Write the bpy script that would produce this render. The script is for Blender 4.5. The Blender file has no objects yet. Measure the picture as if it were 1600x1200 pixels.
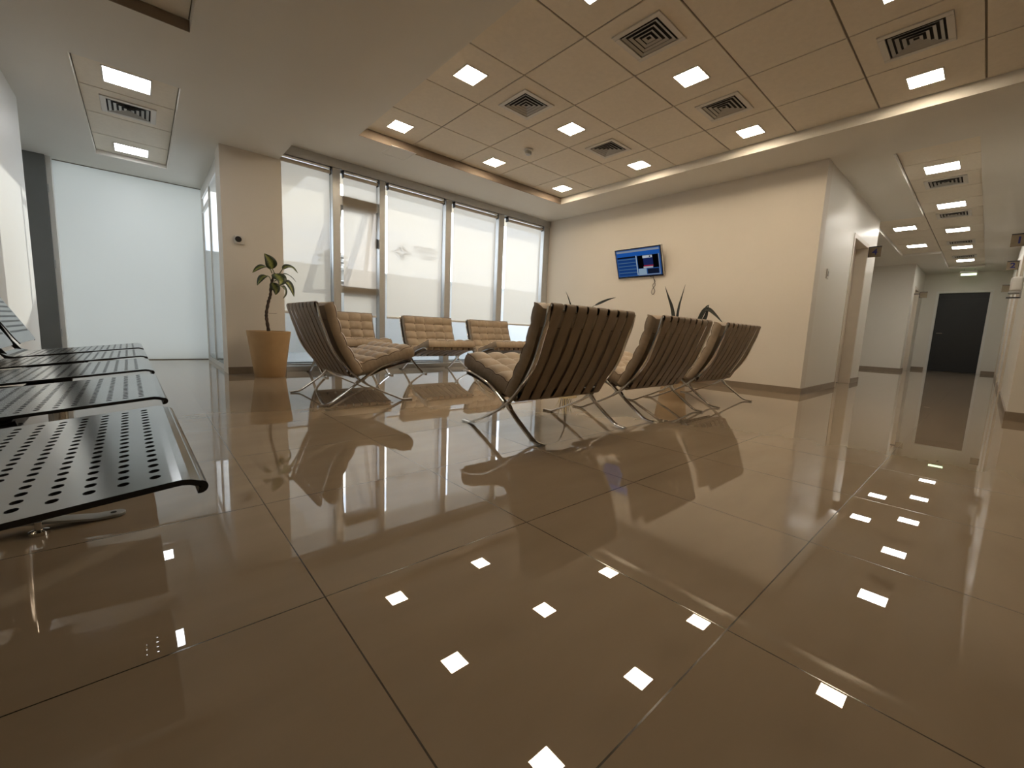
import bpy, bmesh, math, random
from mathutils import Vector, Matrix, Euler
from math import sin, cos, pi, radians, tan, atan2, hypot
random.seed(7)
SC = bpy.context.scene
COL = SC.collection

# ------------------------------------------------------------ camera
cam_d = bpy.data.cameras.new('camera')
cam_d.sensor_width = 36.0
cam_d.lens = 652.065 / 1600 * 36.0
cam_d.clip_start = 0.02
cam = bpy.data.objects.new('camera', cam_d)
COL.objects.link(cam)
YAW, PIT, ROL = radians(48.4346), radians(-7.2214), radians(2.3914)
_f = Vector((cos(PIT) * cos(YAW), cos(PIT) * sin(YAW), sin(PIT)))
_r = Vector((sin(YAW), -cos(YAW), 0))
_u = _r.cross(_f)
_R = _r * cos(ROL) + _u * sin(ROL)
_U = -_r * sin(ROL) + _u * cos(ROL)
_m = Matrix((_R, _U, -_f)).transposed().to_4x4()
_m.translation = (0, 0, 0.587)
cam.matrix_world = _m
SC.camera = cam

# ------------------------------------------------------------ exposure
SC.view_settings.view_transform = 'Standard'
SC.view_settings.look = 'None'
SC.view_settings.exposure = 0.8
SC.view_settings.gamma = 1.0
SC.view_settings.use_curve_mapping = False
SC.cycles.max_bounces = 10
SC.cycles.diffuse_bounces = 5
SC.cycles.glossy_bounces = 5
SC.cycles.transmission_bounces = 8
SC.cycles.transparent_max_bounces = 16
SC.cycles.sample_clamp_indirect = 6.0
SC.cycles.use_denoising = True
SC.cycles.caustics_reflective = False
SC.cycles.caustics_refractive = False

# ------------------------------------------------------------ sky: thin bright cloud
W = bpy.data.worlds.new('sky')
SC.world = W
W.use_nodes = True
wn = W.node_tree.nodes
wl = W.node_tree.links
wn.clear()
wo = wn.new('ShaderNodeOutputWorld')
wb = wn.new('ShaderNodeBackground')
tc = wn.new('ShaderNodeTexCoord')
mp = wn.new('ShaderNodeMapping')
mp.inputs['Rotation'].default_value = (0, radians(14), 0)
mp.inputs['Scale'].default_value = (1.3, 1.3, 7.0)
nz = wn.new('ShaderNodeTexNoise')
nz.inputs['Scale'].default_value = 2.2
nz.inputs['Detail'].default_value = 4
cr = wn.new('ShaderNodeValToRGB')
cr.color_ramp.elements[0].position = 0.36
cr.color_ramp.elements[0].color = (0.66, 0.74, 0.90, 1)
cr.color_ramp.elements[1].position = 0.66
cr.color_ramp.elements[1].color = (1.0, 0.96, 0.90, 1)
wl.new(tc.outputs['Generated'], mp.inputs['Vector'])
wl.new(mp.outputs['Vector'], nz.inputs['Vector'])
wl.new(nz.outputs['Fac'], cr.inputs['Fac'])
wl.new(cr.outputs['Color'], wb.inputs['Color'])
wb.inputs['Strength'].default_value = 3.6
wl.new(wb.outputs['Background'], wo.inputs['Surface'])

# ------------------------------------------------------------ low sun beyond the terrace
sun_d = bpy.data.lights.new('sun', 'SUN')
sun_d.energy = 1.5
sun_d.angle = radians(0.6)
sun_d.color = (1.0, 0.93, 0.82)
sun = bpy.data.objects.new('sun', sun_d)
COL.objects.link(sun)
_az = atan2(0.66, 0.751)
_el = radians(16.5)
_sd = Vector((cos(_el) * cos(_az), cos(_el) * sin(_az), sin(_el)))
sun.rotation_euler = _sd.to_track_quat('Z', 'Y').to_euler()
sun.location = (30, 26, 12)

WARM = (1.0, 0.81, 0.58)
COOL = (1.0, 0.95, 0.86)
HALL_LIGHT = 38.0
CORR_LIGHT = 22.0

# ============================================================ helpers
def mat(name, color, rough=0.6, metal=0.0, noise=0.0, nscale=8.0, bump=0.0, bscale=60.0, coat=0.0, ior=1.45):
    m = bpy.data.materials.new(name)
    m.use_nodes = True
    nt = m.node_tree
    b = nt.nodes['Principled BSDF']
    b.inputs['Base Color'].default_value = (*color, 1)
    b.inputs['Roughness'].default_value = rough
    b.inputs['Metallic'].default_value = metal
    b.inputs['IOR'].default_value = ior
    b.inputs['Coat Weight'].default_value = coat
    if noise or bump:
        t = nt.nodes.new('ShaderNodeTexCoord')
    if noise:
        n = nt.nodes.new('ShaderNodeTexNoise')
        n.inputs['Scale'].default_value = nscale
        n.inputs['Detail'].default_value = 5
        r = nt.nodes.new('ShaderNodeValToRGB')
        r.color_ramp.elements[0].position = 0.3
        r.color_ramp.elements[1].position = 0.7
        r.color_ramp.elements[0].color = (*[c * (1 - noise) for c in color], 1)
        r.color_ramp.elements[1].color = (*[min(1, c * (1 + noise)) for c in color], 1)
        nt.links.new(t.outputs['Object'], n.inputs['Vector'])
        nt.links.new(n.outputs['Fac'], r.inputs['Fac'])
        nt.links.new(r.outputs['Color'], b.inputs['Base Color'])
    if bump:
        n2 = nt.nodes.new('ShaderNodeTexNoise')
        n2.inputs['Scale'].default_value = bscale
        n2.inputs['Detail'].default_value = 4
        bp = nt.nodes.new('ShaderNodeBump')
        bp.inputs['Strength'].default_value = bump
        bp.inputs['Distance'].default_value = 0.01
        nt.links.new(t.outputs['Object'], n2.inputs['Vector'])
        nt.links.new(n2.outputs['Fac'], bp.inputs['Height'])
        nt.links.new(bp.outputs['Normal'], b.inputs['Normal'])
    return m

def emis(name, color, strength):
    m = bpy.data.materials.new(name)
    m.use_nodes = True
    nt = m.node_tree
    nt.nodes.clear()
    o = nt.nodes.new('ShaderNodeOutputMaterial')
    e = nt.nodes.new('ShaderNodeEmission')
    e.inputs['Color'].default_value = (*color, 1)
    e.inputs['Strength'].default_value = strength
    nt.links.new(e.outputs[0], o.inputs['Surface'])
    return m

class MB:
    """collects shapes into one mesh"""
    def __init__(self):
        self.bm = bmesh.new()
    def quad(self, pts):
        vs = [self.bm.verts.new(p) for p in pts]
        return self.bm.faces.new(vs)
    def box(self, x0, y0, z0, x1, y1, z1, bevel=0.0, seg=2):
        r = bmesh.ops.create_cube(self.bm, size=1)
        vs = r['verts']
        for v in vs:
            v.co = Vector(((x0 + x1) / 2 + v.co.x * abs(x1 - x0), (y0 + y1) / 2 + v.co.y * abs(y1 - y0), (z0 + z1) / 2 + v.co.z * abs(z1 - z0)))
        if bevel > 0:
            es = list({e for v in vs for e in v.link_edges})
            bmesh.ops.bevel(self.bm, geom=es, offset=bevel, segments=seg, affect='EDGES', profile=0.5)
        return self
    def lathe(self, prof, n=32, c=(0, 0, 0), close=False):
        rings = []
        for r, z in prof:
            if r < 1e-6:
                rings.append([self.bm.verts.new((c[0], c[1], c[2] + z))])
            else:
                rings.append([self.bm.verts.new((c[0] + r * cos(2 * pi * k / n), c[1] + r * sin(2 * pi * k / n), c[2] + z)) for k in range(n)])
        for a, b in zip(rings, rings[1:]):
            for k in range(n):
                k2 = (k + 1) % n
                q = [a[k % len(a)], a[k2 % len(a)], b[k2 % len(b)], b[k % len(b)]]
                u = []
                for v in q:
                    if v not in u:
                        u.append(v)
                if len(u) > 2:
                    self.bm.faces.new(u)
        return self
    def tube(self, pts, rad, n=8, cap=True):
        pts = [Vector(p) for p in pts]
        rads = rad if isinstance(rad, (list, tuple)) else [rad] * len(pts)
        rings = []
        ref = None
        for i, p in enumerate(pts):
            t = (pts[min(i + 1, len(pts) - 1)] - pts[max(i - 1, 0)]).normalized()
            if ref is None:
                ref = Vector((0, 0, 1)) if abs(t.z) < 0.9 else Vector((1, 0, 0))
            a = (ref - t * ref.dot(t)).normalized()
            ref = a
            b = t.cross(a)
            rings.append([self.bm.verts.new(p + (a * cos(2 * pi * k / n) + b * sin(2 * pi * k / n)) * rads[i]) for k in range(n)])
        for a, b in zip(rings, rings[1:]):
            for k in range(n):
                self.bm.faces.new((a[k], a[(k + 1) % n], b[(k + 1) % n], b[k]))
        if cap:
            self.bm.faces.new(list(reversed(rings[0])))
            self.bm.faces.new(rings[-1])
        return self
    def bar(self, pts, th, wid, y, wave=0.0, ph=0.0):
        """flat bar following a path in the xz plane, th thick in that plane and wid wide across it"""
        pts = [Vector((p[0], 0, p[1])) for p in pts]
        rings = []
        for i, p in enumerate(pts):
            t = (pts[min(i + 1, len(pts) - 1)] - pts[max(i - 1, 0)]).normalized()
            n = Vector((-t.z, 0, t.x))
            h = th / 2
            w = wid / 2
            e = 0.28
            sec = [(-1, -1 + e), (-1 + e, -1), (1 - e, -1), (1, -1 + e), (1, 1 - e), (1 - e, 1), (-1 + e, 1), (-1, 1 - e)]
            yy = y + wave * sin(ph + 7.0 * i / len(pts))
            rings.append([self.bm.verts.new(p + n * (a * h) + Vector((0, yy + b * w, 0))) for a, b in sec])
        k8 = 8
        for a, b in zip(rings, rings[1:]):
            for k in range(k8):
                self.bm.faces.new((a[k], a[(k + 1) % k8], b[(k + 1) % k8], b[k]))
        self.bm.faces.new(list(reversed(rings[0])))
        self.bm.faces.new(rings[-1])
        return self
    def build(self, name, m, parent=None, smooth=False, loc=None):
        bmesh.ops.recalc_face_normals(self.bm, faces=self.bm.faces)
        me = bpy.data.meshes.new(name)
        self.bm.to_mesh(me)
        self.bm.free()
        me.materials.append(m)
        if smooth:
            for p in me.polygons:
                p.use_smooth = True
            try:
                me.set_sharp_from_angle(angle=radians(40))
            except Exception:
                pass
        o = bpy.data.objects.new(name, me)
        COL.objects.link(o)
        if parent:
            o.parent = parent
        if loc:
            o.location = loc
        return o

def tag(o, label=None, cat=None, group=None, kind=None):
    if label: o['label'] = label
    if cat: o['category'] = cat
    if group: o['group'] = group
    if kind: o['kind'] = kind
    return o

def thing(name, label, cat, loc=(0, 0, 0), rz=0.0, group=None):
    o = bpy.data.objects.new(name, None)
    o.empty_display_size = 0.1
    COL.objects.link(o)
    o.location = loc
    o.rotation_euler = (0, 0, rz)
    return tag(o, label, cat, group)

def dup(root, loc, rz=0.0, label=None, group=None):
    def rec(o, parent):
        c = o.copy()
        COL.objects.link(c)
        c.parent = parent
        for ch in kids[o.name]:
            rec(ch, c)
        return c
    kids = {}
    def walk(o):
        kids[o.name] = list(o.children)
        for ch in kids[o.name]:
            walk(ch)
    walk(root)
    r = rec(root, None)
    r.location = loc
    r.rotation_euler = (0, 0, rz)
    if label: r['label'] = label
    if group: r['group'] = group
    return r

def struct(name, mb, m, parent=None, smooth=False):
    o = mb.build(name, m, parent, smooth)
    if parent is None:
        o['kind'] = 'structure'
    return o

def sbox(name, b, m, bevel=0.0, parent=None):
    return struct(name, MB().box(*b, bevel=bevel), m, parent)

def spline(pts, n=8):
    """Catmull-Rom through points (tuples of any dimension)"""
    P = [Vector(p) for p in pts]
    out = []
    for i in range(len(P) - 1):
        p0 = P[i - 1] if i else P[0] * 2 - P[1]
        p1, p2 = P[i], P[i + 1]
        p3 = P[i + 2] if i + 2 < len(P) else P[-1] * 2 - P[-2]
        for k in range(n):
            t = k / n
            out.append(0.5 * ((2 * p1) + (p2 - p0) * t + (2 * p0 - 5 * p1 + 4 * p2 - p3) * t * t + (3 * p1 - p0 - 3 * p2 + p3) * t ** 3))
    out.append(P[-1])
    return out

# ============================================================ materials
M = {}
M['wall'] = mat('white_wall_paint', (0.70, 0.655, 0.59), 0.55, noise=0.02, nscale=1.5, bump=0.05, bscale=240)
M['wall_cool'] = mat('satin_white_wall_paint', (0.72, 0.72, 0.70), 0.38, noise=0.015, nscale=1.2)
M['wall_hall'] = mat('satin_corridor_paint', (0.72, 0.69, 0.63), 0.36, noise=0.015, nscale=1.2)
M['ceiling'] = mat('ceiling_paint', (0.72, 0.70, 0.65), 0.8, noise=0.015, nscale=2)
M['tile_ceiling'] = mat('ceiling_tile', (0.78, 0.72, 0.62), 0.85, noise=0.03, nscale=30, bump=0.06, bscale=400)
M['groove'] = mat('ceiling_grid_recess', (0.26, 0.23, 0.19), 0.8, noise=0.02)
M['skirting'] = mat('greige_skirting_tile', (0.25, 0.20, 0.15), 0.35, noise=0.06, nscale=12)
M['frame'] = mat('grey_aluminium', (0.50, 0.51, 0.51), 0.38, metal=0.35, noise=0.03, nscale=20)
M['grey'] = mat('mid_grey_paint', (0.17, 0.18, 0.18), 0.6, noise=0.02)
M['white_trim'] = mat('white_trim_paint', (0.74, 0.73, 0.70), 0.4, noise=0.01)
M['door'] = mat('cream_door_laminate', (0.62, 0.55, 0.46), 0.4, noise=0.02)
M['dark'] = mat('dark_door_laminate', (0.012, 0.013, 0.014), 0.45, noise=0.05)
M['black'] = mat('black_plastic', (0.012, 0.012, 0.013), 0.4, noise=0.05)
M['chrome'] = mat('polished_chrome', (0.62, 0.60, 0.57), 0.09, metal=1.0, noise=0.03, nscale=12)
M['steel'] = mat('glossy_dark_steel_plate', (0.24, 0.25, 0.25), 0.17, metal=0.92, noise=0.10, nscale=5)
M['blacksteel'] = mat('black_powder_coated_steel', (0.02, 0.02, 0.021), 0.35, metal=0.3, noise=0.1)
M['footsteel'] = mat('grey_coated_steel_foot', (0.26, 0.27, 0.26), 0.4, metal=0.3, noise=0.1)
M['diffuser_frame'] = mat('white_plastic_trim', (0.68, 0.66, 0.62), 0.5, noise=0.02)
M['vent_metal'] = mat('brushed_vent_metal', (0.42, 0.41, 0.39), 0.45, metal=0.4, noise=0.05)
M['vent_dark'] = mat('vent_throat', (0.02, 0.02, 0.02), 0.9, noise=0.02)
M['pot'] = mat('tan_terracotta', (0.46, 0.31, 0.16), 0.65, noise=0.05, nscale=10, bump=0.05, bscale=80)
M['soil'] = mat('potting_soil', (0.05, 0.035, 0.025), 0.95, noise=0.3, nscale=40, bump=0.5, bscale=80)
M['bark'] = mat('ringed_bark', (0.06, 0.04, 0.03), 0.8, noise=0.5, nscale=26, bump=0.4, bscale=60)
M['snake'] = mat('dark_leaf', (0.014, 0.017, 0.010), 0.5, noise=0.4, nscale=18)
M['straw'] = mat('woven_straw', (0.55, 0.47, 0.22), 0.8, noise=0.35, nscale=60, bump=0.4, bscale=90)
M['sign'] = mat('brushed_brown_sign', (0.19, 0.15, 0.10), 0.35, metal=0.6, noise=0.1)
M['ink'] = mat('dark_blue_lettering', (0.012, 0.014, 0.11), 0.5, noise=0.02)
M['outwall'] = mat('terrace_parapet_paint', (0.80, 0.82, 0.84), 0.8, noise=0.03, nscale=2)
M['outfloor'] = mat('terrace_floor', (0.36, 0.39, 0.41), 0.8, noise=0.08, nscale=3)
M['eave'] = mat('eave_paint', (0.75, 0.62, 0.45), 0.8, noise=0.02)
M['vent_out'] = mat('galvanised_roof_vent', (0.25, 0.24, 0.22), 0.6, metal=0.3, noise=0.1)
M['rail'] = mat('pale_aluminium_rail', (0.85, 0.87, 0.88), 0.3, metal=0.3, noise=0.02)
M['roll'] = mat('rolled_blind_fabric', (0.55, 0.50, 0.43), 0.8, noise=0.04)
M['plug'] = mat('black_cable', (0.01, 0.01, 0.01), 0.5, noise=0.05)

def leather(name, color, rough):
    m = mat(name, color, rough, noise=0.13, nscale=9, bump=0.12, bscale=55)
    return m
M['leather'] = leather('taupe_leather', (0.370, 0.295, 0.215), 0.42)
M['strap'] = leather('brown_strap_leather', (0.275, 0.210, 0.150), 0.45)
M['piping'] = leather('dark_leather_piping', (0.17, 0.12, 0.08), 0.45)

# polished porcelain floor with thin dark joints
def floor_material():
    m = bpy.data.materials.new('polished_porcelain_tiles')
    m.use_nodes = True
    nt = m.node_tree
    N, L = nt.nodes, nt.links
    b = N['Principled BSDF']
    t = N.new('ShaderNodeTexCoord')
    sep = N.new('ShaderNodeSeparateXYZ')
    L.new(t.outputs['Object'], sep.inputs[0])
    def joint(out, off):
        a = N.new('ShaderNodeMath'); a.operation = 'SUBTRACT'; a.inputs[1].default_value = off
        L.new(out, a.inputs[0])
        d = N.new('ShaderNodeMath'); d.operation = 'DIVIDE'; d.inputs[1].default_value = 0.5985
        L.new(a.outputs[0], d.inputs[0])
        r = N.new('ShaderNodeMath'); r.operation = 'ROUND'
        L.new(d.outputs[0], r.inputs[0])
        s = N.new('ShaderNodeMath'); s.operation = 'SUBTRACT'
        L.new(d.outputs[0], s.inputs[0]); L.new(r.outputs[0], s.inputs[1])
        ab = N.new('ShaderNodeMath'); ab.operation = 'ABSOLUTE'
        L.new(s.outputs[0], ab.inputs[0])
        lt = N.new('ShaderNodeMath'); lt.operation = 'LESS_THAN'; lt.inputs[1].default_value = 0.0025
        L.new(ab.outputs[0], lt.inputs[0])
        return lt.outputs[0]
    mx = N.new('ShaderNodeMath'); mx.operation = 'MAXIMUM'
    L.new(joint(sep.outputs['X'], 0.2666), mx.inputs[0])
    L.new(joint(sep.outputs['Y'], 0.8811), mx.inputs[1])
    n = N.new('ShaderNodeTexNoise'); n.inputs['Scale'].default_value = 2.0; n.inputs['Detail'].default_value = 6
    mpp = N.new('ShaderNodeMapping'); mpp.inputs['Scale'].default_value = (1, 3.2, 1)
    L.new(t.outputs['Object'], mpp.inputs['Vector']); L.new(mpp.outputs[0], n.inputs['Vector'])
    r = N.new('ShaderNodeValToRGB')
    r.color_ramp.elements[0].position = 0.35; r.color_ramp.elements[0].color = (0.262, 0.205, 0.143, 1)
    r.color_ramp.elements[1].position = 0.65; r.color_ramp.elements[1].color = (0.290, 0.230, 0.164, 1)
    L.new(n.outputs['Fac'], r.inputs['Fac'])
    mix = N.new('ShaderNodeMix'); mix.data_type = 'RGBA'
    L.new(mx.outputs[0], mix.inputs['Factor'])
    L.new(r.outputs['Color'], mix.inputs['A'])
    mix.inputs['B'].default_value = (0.035, 0.024, 0.014, 1)
    L.new(mix.outputs['Result'], b.inputs['Base Color'])
    rr = N.new('ShaderNodeMapRange')
    rr.inputs['To Min'].default_value = 0.0; rr.inputs['To Max'].default_value = 0.14
    L.new(mx.outputs[0], rr.inputs['Value'])
    L.new(rr.outputs[0], b.inputs['Roughness'])
    b.inputs['IOR'].default_value = 1.75
    return m
M['floor'] = floor_material()

def glass_material(name, tint=(1, 1, 1), gloss=0.08):
    m = bpy.data.materials.new(name)
    m.use_nodes = True
    nt = m.node_tree
    N, L = nt.nodes, nt.links
    N.clear()
    o = N.new('ShaderNodeOutputMaterial')
    tr = N.new('ShaderNodeBsdfTransparent'); tr.inputs['Color'].default_value = (*tint, 1)
    gl = N.new('ShaderNodeBsdfGlossy'); gl.inputs['Roughness'].default_value = 0.02
    mx = N.new('ShaderNodeMixShader')
    lw = N.new('ShaderNodeLayerWeight'); lw.inputs['Blend'].default_value = 0.5
    pw = N.new('ShaderNodeMath'); pw.operation = 'POWER'; pw.inputs[1].default_value = 5.0
    ma = N.new('ShaderNodeMath'); ma.operation = 'MULTIPLY_ADD'; ma.inputs[1].default_value = 0.95; ma.inputs[2].default_value = 0.04
    L.new(lw.outputs['Facing'], pw.inputs[0]); L.new(pw.outputs[0], ma.inputs[0])
    L.new(ma.outputs[0], mx.inputs['Fac'])
    L.new(tr.outputs[0], mx.inputs[1]); L.new(gl.outputs[0], mx.inputs[2])
    L.new(mx.outputs[0], o.inputs['Surface'])
    return m
M['glass'] = glass_material('window_glass', (0.93, 0.96, 0.97))

def blind_material():
    m = bpy.data.materials.new('screen_blind_fabric')
    m.use_nodes = True
    nt = m.node_tree
    N, L = nt.nodes, nt.links
    N.clear()
    o = N.new('ShaderNodeOutputMaterial')
    tr = N.new('ShaderNodeBsdfTransparent')
    tl = N.new('ShaderNodeBsdfTranslucent'); tl.inputs['Color'].default_value = (0.55, 0.515, 0.455, 1)
    df = N.new('ShaderNodeBsdfDiffuse'); df.inputs['Color'].default_value = (0.55, 0.48, 0.39, 1)
    t = N.new('ShaderNodeTexCoord')
    mpp = N.new('ShaderNodeMapping'); mpp.inputs['Scale'].default_value = (90, 1, 6)
    nn = N.new('ShaderNodeTexNoise'); nn.inputs['Scale'].default_value = 2.0
    mr = N.new('ShaderNodeMapRange'); mr.inputs['To Min'].default_value = 0.950; mr.inputs['To Max'].default_value = 0.970
    L.new(t.outputs['Object'], mpp.inputs[0]); L.new(mpp.outputs[0], nn.inputs['Vector']); L.new(nn.outputs['Fac'], mr.inputs['Value'])
    a = N.new('ShaderNodeMixShader'); a.inputs['Fac'].default_value = 0.35
    L.new(tl.outputs[0], a.inputs[1]); L.new(df.outputs[0], a.inputs[2])
    b = N.new('ShaderNodeMixShader')
    L.new(mr.outputs[0], b.inputs['Fac'])
    L.new(tr.outputs[0], b.inputs[1]); L.new(a.outputs[0], b.inputs[2])
    L.new(b.outputs[0], o.inputs['Surface'])
    return m
M['blind'] = blind_material()

def leaf_material():
    m = bpy.data.materials.new('variegated_leaf')
    m.use_nodes = True
    nt = m.node_tree
    N, L = nt.nodes, nt.links
    b = N['Principled BSDF']
    uv = N.new('ShaderNodeUVMap')
    sep = N.new('ShaderNodeSeparateXYZ'); L.new(uv.outputs[0], sep.inputs[0])
    s = N.new('ShaderNodeMath'); s.operation = 'SUBTRACT'; s.inputs[1].default_value = 0.5
    L.new(sep.outputs['Y'], s.inputs[0])
    a = N.new('ShaderNodeMath'); a.operation = 'ABSOLUTE'; L.new(s.outputs[0], a.inputs[0])
    n = N.new('ShaderNodeTexNoise'); n.inputs['Scale'].default_value = 9
    L.new(uv.outputs[0], n.inputs['Vector'])
    ad = N.new('ShaderNodeMath'); ad.operation = 'MULTIPLY_ADD'; ad.inputs[1].default_value = 0.35
    L.new(n.outputs['Fac'], ad.inputs[0]); L.new(a.outputs[0], ad.inputs[2])
    r = N.new('ShaderNodeValToRGB')
    e = r.color_ramp.elements
    e[0].position = 0.22; e[0].color = (0.22, 0.25, 0.06, 1)
    e[1].position = 0.44; e[1].color = (0.014, 0.028, 0.009, 1)
    L.new(ad.outputs[0], r.inputs['Fac'])
    L.new(r.outputs['Color'], b.inputs['Base Color'])
    b.inputs['Roughness'].default_value = 0.42
    return m
M['leaf'] = leaf_material()
M['hall_lamp'] = emis('warm_panel_glow', WARM, HALL_LIGHT)
M['corr_lamp'] = emis('neutral_panel_glow', COOL, CORR_LIGHT)
M['exit_glow'] = emis('greenish_white_glow', (0.75, 1.0, 0.55), 2.2)

# ============================================================ main dimensions
ZS, ZP, ZI = 2.348, 2.556, 2.649          # low soffit, hall perimeter, recessed tiles
XS = 1.222                                 # edge of the low soffit
XT, YW, YC = 5.605, 5.48, 1.364            # tv wall, window wall, corridor wall
XL, YB, XE = -0.69, 7.437, 15.954          # left wall, alcove back wall, corridor end
YR = -0.17                                 # corridor right wall
YN = -3.2                                  # wall behind the camera

# ---- floor
struct('floor', MB().box(-1.8, YN - 0.1, -0.12, XE + 0.3, YB + 0.12, 0), M['floor'])

# ---- ceilings
def slab_with_holes(x0, y0, x1, y1, holes, z, top):
    """horizontal slab, rectangular holes, sides down to z"""
    mb = MB()
    xs = sorted({x0, x1, *[h[0] for h in holes], *[h[2] for h in holes]})
    ys = sorted({y0, y1, *[h[1] for h in holes], *[h[3] for h in holes]})
    for a, b in zip(xs, xs[1:]):
        for c, d in zip(ys, ys[1:]):
            mx, my = (a + b) / 2, (c + d) / 2
            if any(h[0] < mx < h[2] and h[1] < my < h[3] for h in holes):
                continue
            mb.box(a, c, z, b, d, top)
    return mb

def tile_field(x0, y0, nx, ny, cx, cy, z, gap=0.012):
    """recessed grid ceiling: tiles that drop a little below the bars between them"""
    mb = MB()
    for i in range(nx):
        for j in range(ny):
            a, b = x0 + i * cx + gap / 2, x0 + (i + 1) * cx - gap / 2
            c, d = y0 + j * cy + gap / 2, y0 + (j + 1) * cy - gap / 2
            mb.box(a, c, z, b, d, z + 0.012, bevel=0.0015, seg=1)
    return mb

CX, CY = 0.6278, 0.6234
GX0, GY1 = 2.4361 - CX, 2.131 + 4 * CY
NYH = 10
GY0 = GY1 - NYH * CY
hall_hole = (GX0, GY0, GX0 + 5 * CX, GY1)
CP = 0.6035
cA = (5.915, 0.288, 5.915 + 15 * CP, 0.890)
cB = (8.932, 0.890, 8.932 + 6 * CP, 1.487)
mb = slab_with_holes(XS, YN, XT, YW + 0.22, [hall_hole], ZP, ZP + 0.2)
struct('ceiling', mb, M['ceiling'])
mb = slab_with_holes(XT, YR - 0.02, XE + 0.1, 4.2, [cA, cB], ZP, ZP + 0.2)
struct('ceiling_corridor', mb, M['ceiling'])
ZIC = 2.60
L_hole1 = (-0.285, 4.384, 0.320, 6.784)
L_hole2 = (-0.285, 1.12, 0.318, 3.520)
mb = slab_with_holes(-1.75, YN, XS, YB, [L_hole1, L_hole2], ZS, ZP + 0.2)
struct('ceiling_soffit', mb, M['ceiling'])
def field(name, x0, y0, nx, ny, cx, cy, z, top):
    struct(name, tile_field(x0, y0, nx, ny, cx, cy, z), M['tile_ceiling'])
    struct('trim_' + str(field.n), MB().box(x0, y0, z + 0.009, x0 + nx * cx, y0 + ny * cy, z + 0.03), M['groove'])
    field.n += 1
field.n = 1
M['profile'] = mat('brown_recess_edge', (0.24, 0.19, 0.145), 0.7, noise=0.03)  # darker brown colour on the far edge face of two ceiling recesses
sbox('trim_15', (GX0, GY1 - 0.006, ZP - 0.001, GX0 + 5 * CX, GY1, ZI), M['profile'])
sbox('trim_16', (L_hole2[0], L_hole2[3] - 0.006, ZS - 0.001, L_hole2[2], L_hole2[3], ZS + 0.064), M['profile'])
field('ceiling_tiles', GX0, GY0, 5, NYH, CX, CY, ZI, 0)
field('ceiling_corridor_tiles', cA[0], cA[1], 15, 1, CP, cA[3] - cA[1], ZIC, 0)
field('ceiling_lobby_tiles', cB[0], cB[1], 6, 1, CP, cB[3] - cB[1], ZIC, 0)
field('ceiling_alcove_tiles', L_hole1[0], L_hole1[1], 1, 4, 0.605, 0.6, ZS + 0.045, 0)
field('ceiling_entry_tiles', L_hole2[0], L_hole2[1], 1, 4, 0.603, 0.6, ZS + 0.065, 0)

# ---- walls
sbox('wall_tv', (XT, YC, 0, XT + 0.18, YW + 0.22, ZP), M['wall'])
# corridor wall of room 4 with its door opening
D0, D1, DZ = 7.26, 8.15, 2.03
mb = MB()
mb.box(XT + 0.18, YC, 0, D0, YC + 0.16, ZP)
mb.box(D0, YC, DZ, D1, YC + 0.16, ZP)
mb.box(D1, YC, 0, 8.80, YC + 0.16, ZP)
mb.box(8.64, YC + 0.16, 0, 8.80, 4.2, ZP)
struct('wall_corridor_left', mb, M['wall_hall'])
sbox('wall_lobby', (13.80, YC, 0, 13.96, 4.2, ZP), M['wall_hall'])
mb = MB()
E0, E1 = 14.28, 15.10
mb.box(13.96, YC, 0, E0, YC + 0.16, ZP)
mb.box(E0, YC, 2.03, E1, YC + 0.16, ZP)
mb.box(E1, YC, 0, XE, YC + 0.16, ZP)
struct('wall_corridor_far_left', mb, M['wall_hall'])
sbox('wall_lobby_back', (8.80, 4.05, 0, 13.80, 4.2, ZP), M['wall_hall'])
mb = MB()
F0, F1, FZ = 0.135, 1.045, 2.05
mb.box(XE, YR, 0, XE + 0.16, F0, ZP)
mb.box(XE, F0, FZ, XE + 0.16, F1, ZP)
mb.box(XE, F1, 0, XE + 0.16, YC + 0.16, ZP)
struct('wall_corridor_end', mb, M['wall_hall'])
# right wall of the corridor, openings for three doors
mb = MB()
ops = [(8.35, 9.25), (10.85, 11.75), (14.45, 15.3)]
x = XT - 0.02
for a, b in ops:
    mb.box(x, YR - 0.16, 0, a, YR, ZP)
    mb.box(a, YR - 0.16, 2.03, b, YR, ZP)
    x = b
mb.box(x, YR - 0.16, 0, XE + 0.16, YR, ZP)
struct('wall_corridor_right', mb, M['wall_hall'])
sbox('wall_right', (XT - 0.02, YN, 0, XT + 0.14, YR - 0.16, ZP), M['wall'])
sbox('wall_front', (-1.75, YN - 0.1, 0, XT + 0.14, YN, ZP), M['wall'])
sbox('wall_left', (XL - 0.15, YN, 0, XL, 5.60, ZS), M['wall_cool'])
sbox('wall_niche_side', (-1.80, 5.45, 0, -1.70, YB, ZS), M['wall_cool'])
sbox('wall_niche_near', (-1.70, 5.45, 0, XL - 0.15, 5.60, ZS), M['wall_cool'])
sbox('wall_niche', (-1.70, 7.30, 0, -0.735, YB + 0.1, ZS), M['grey'])
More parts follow.
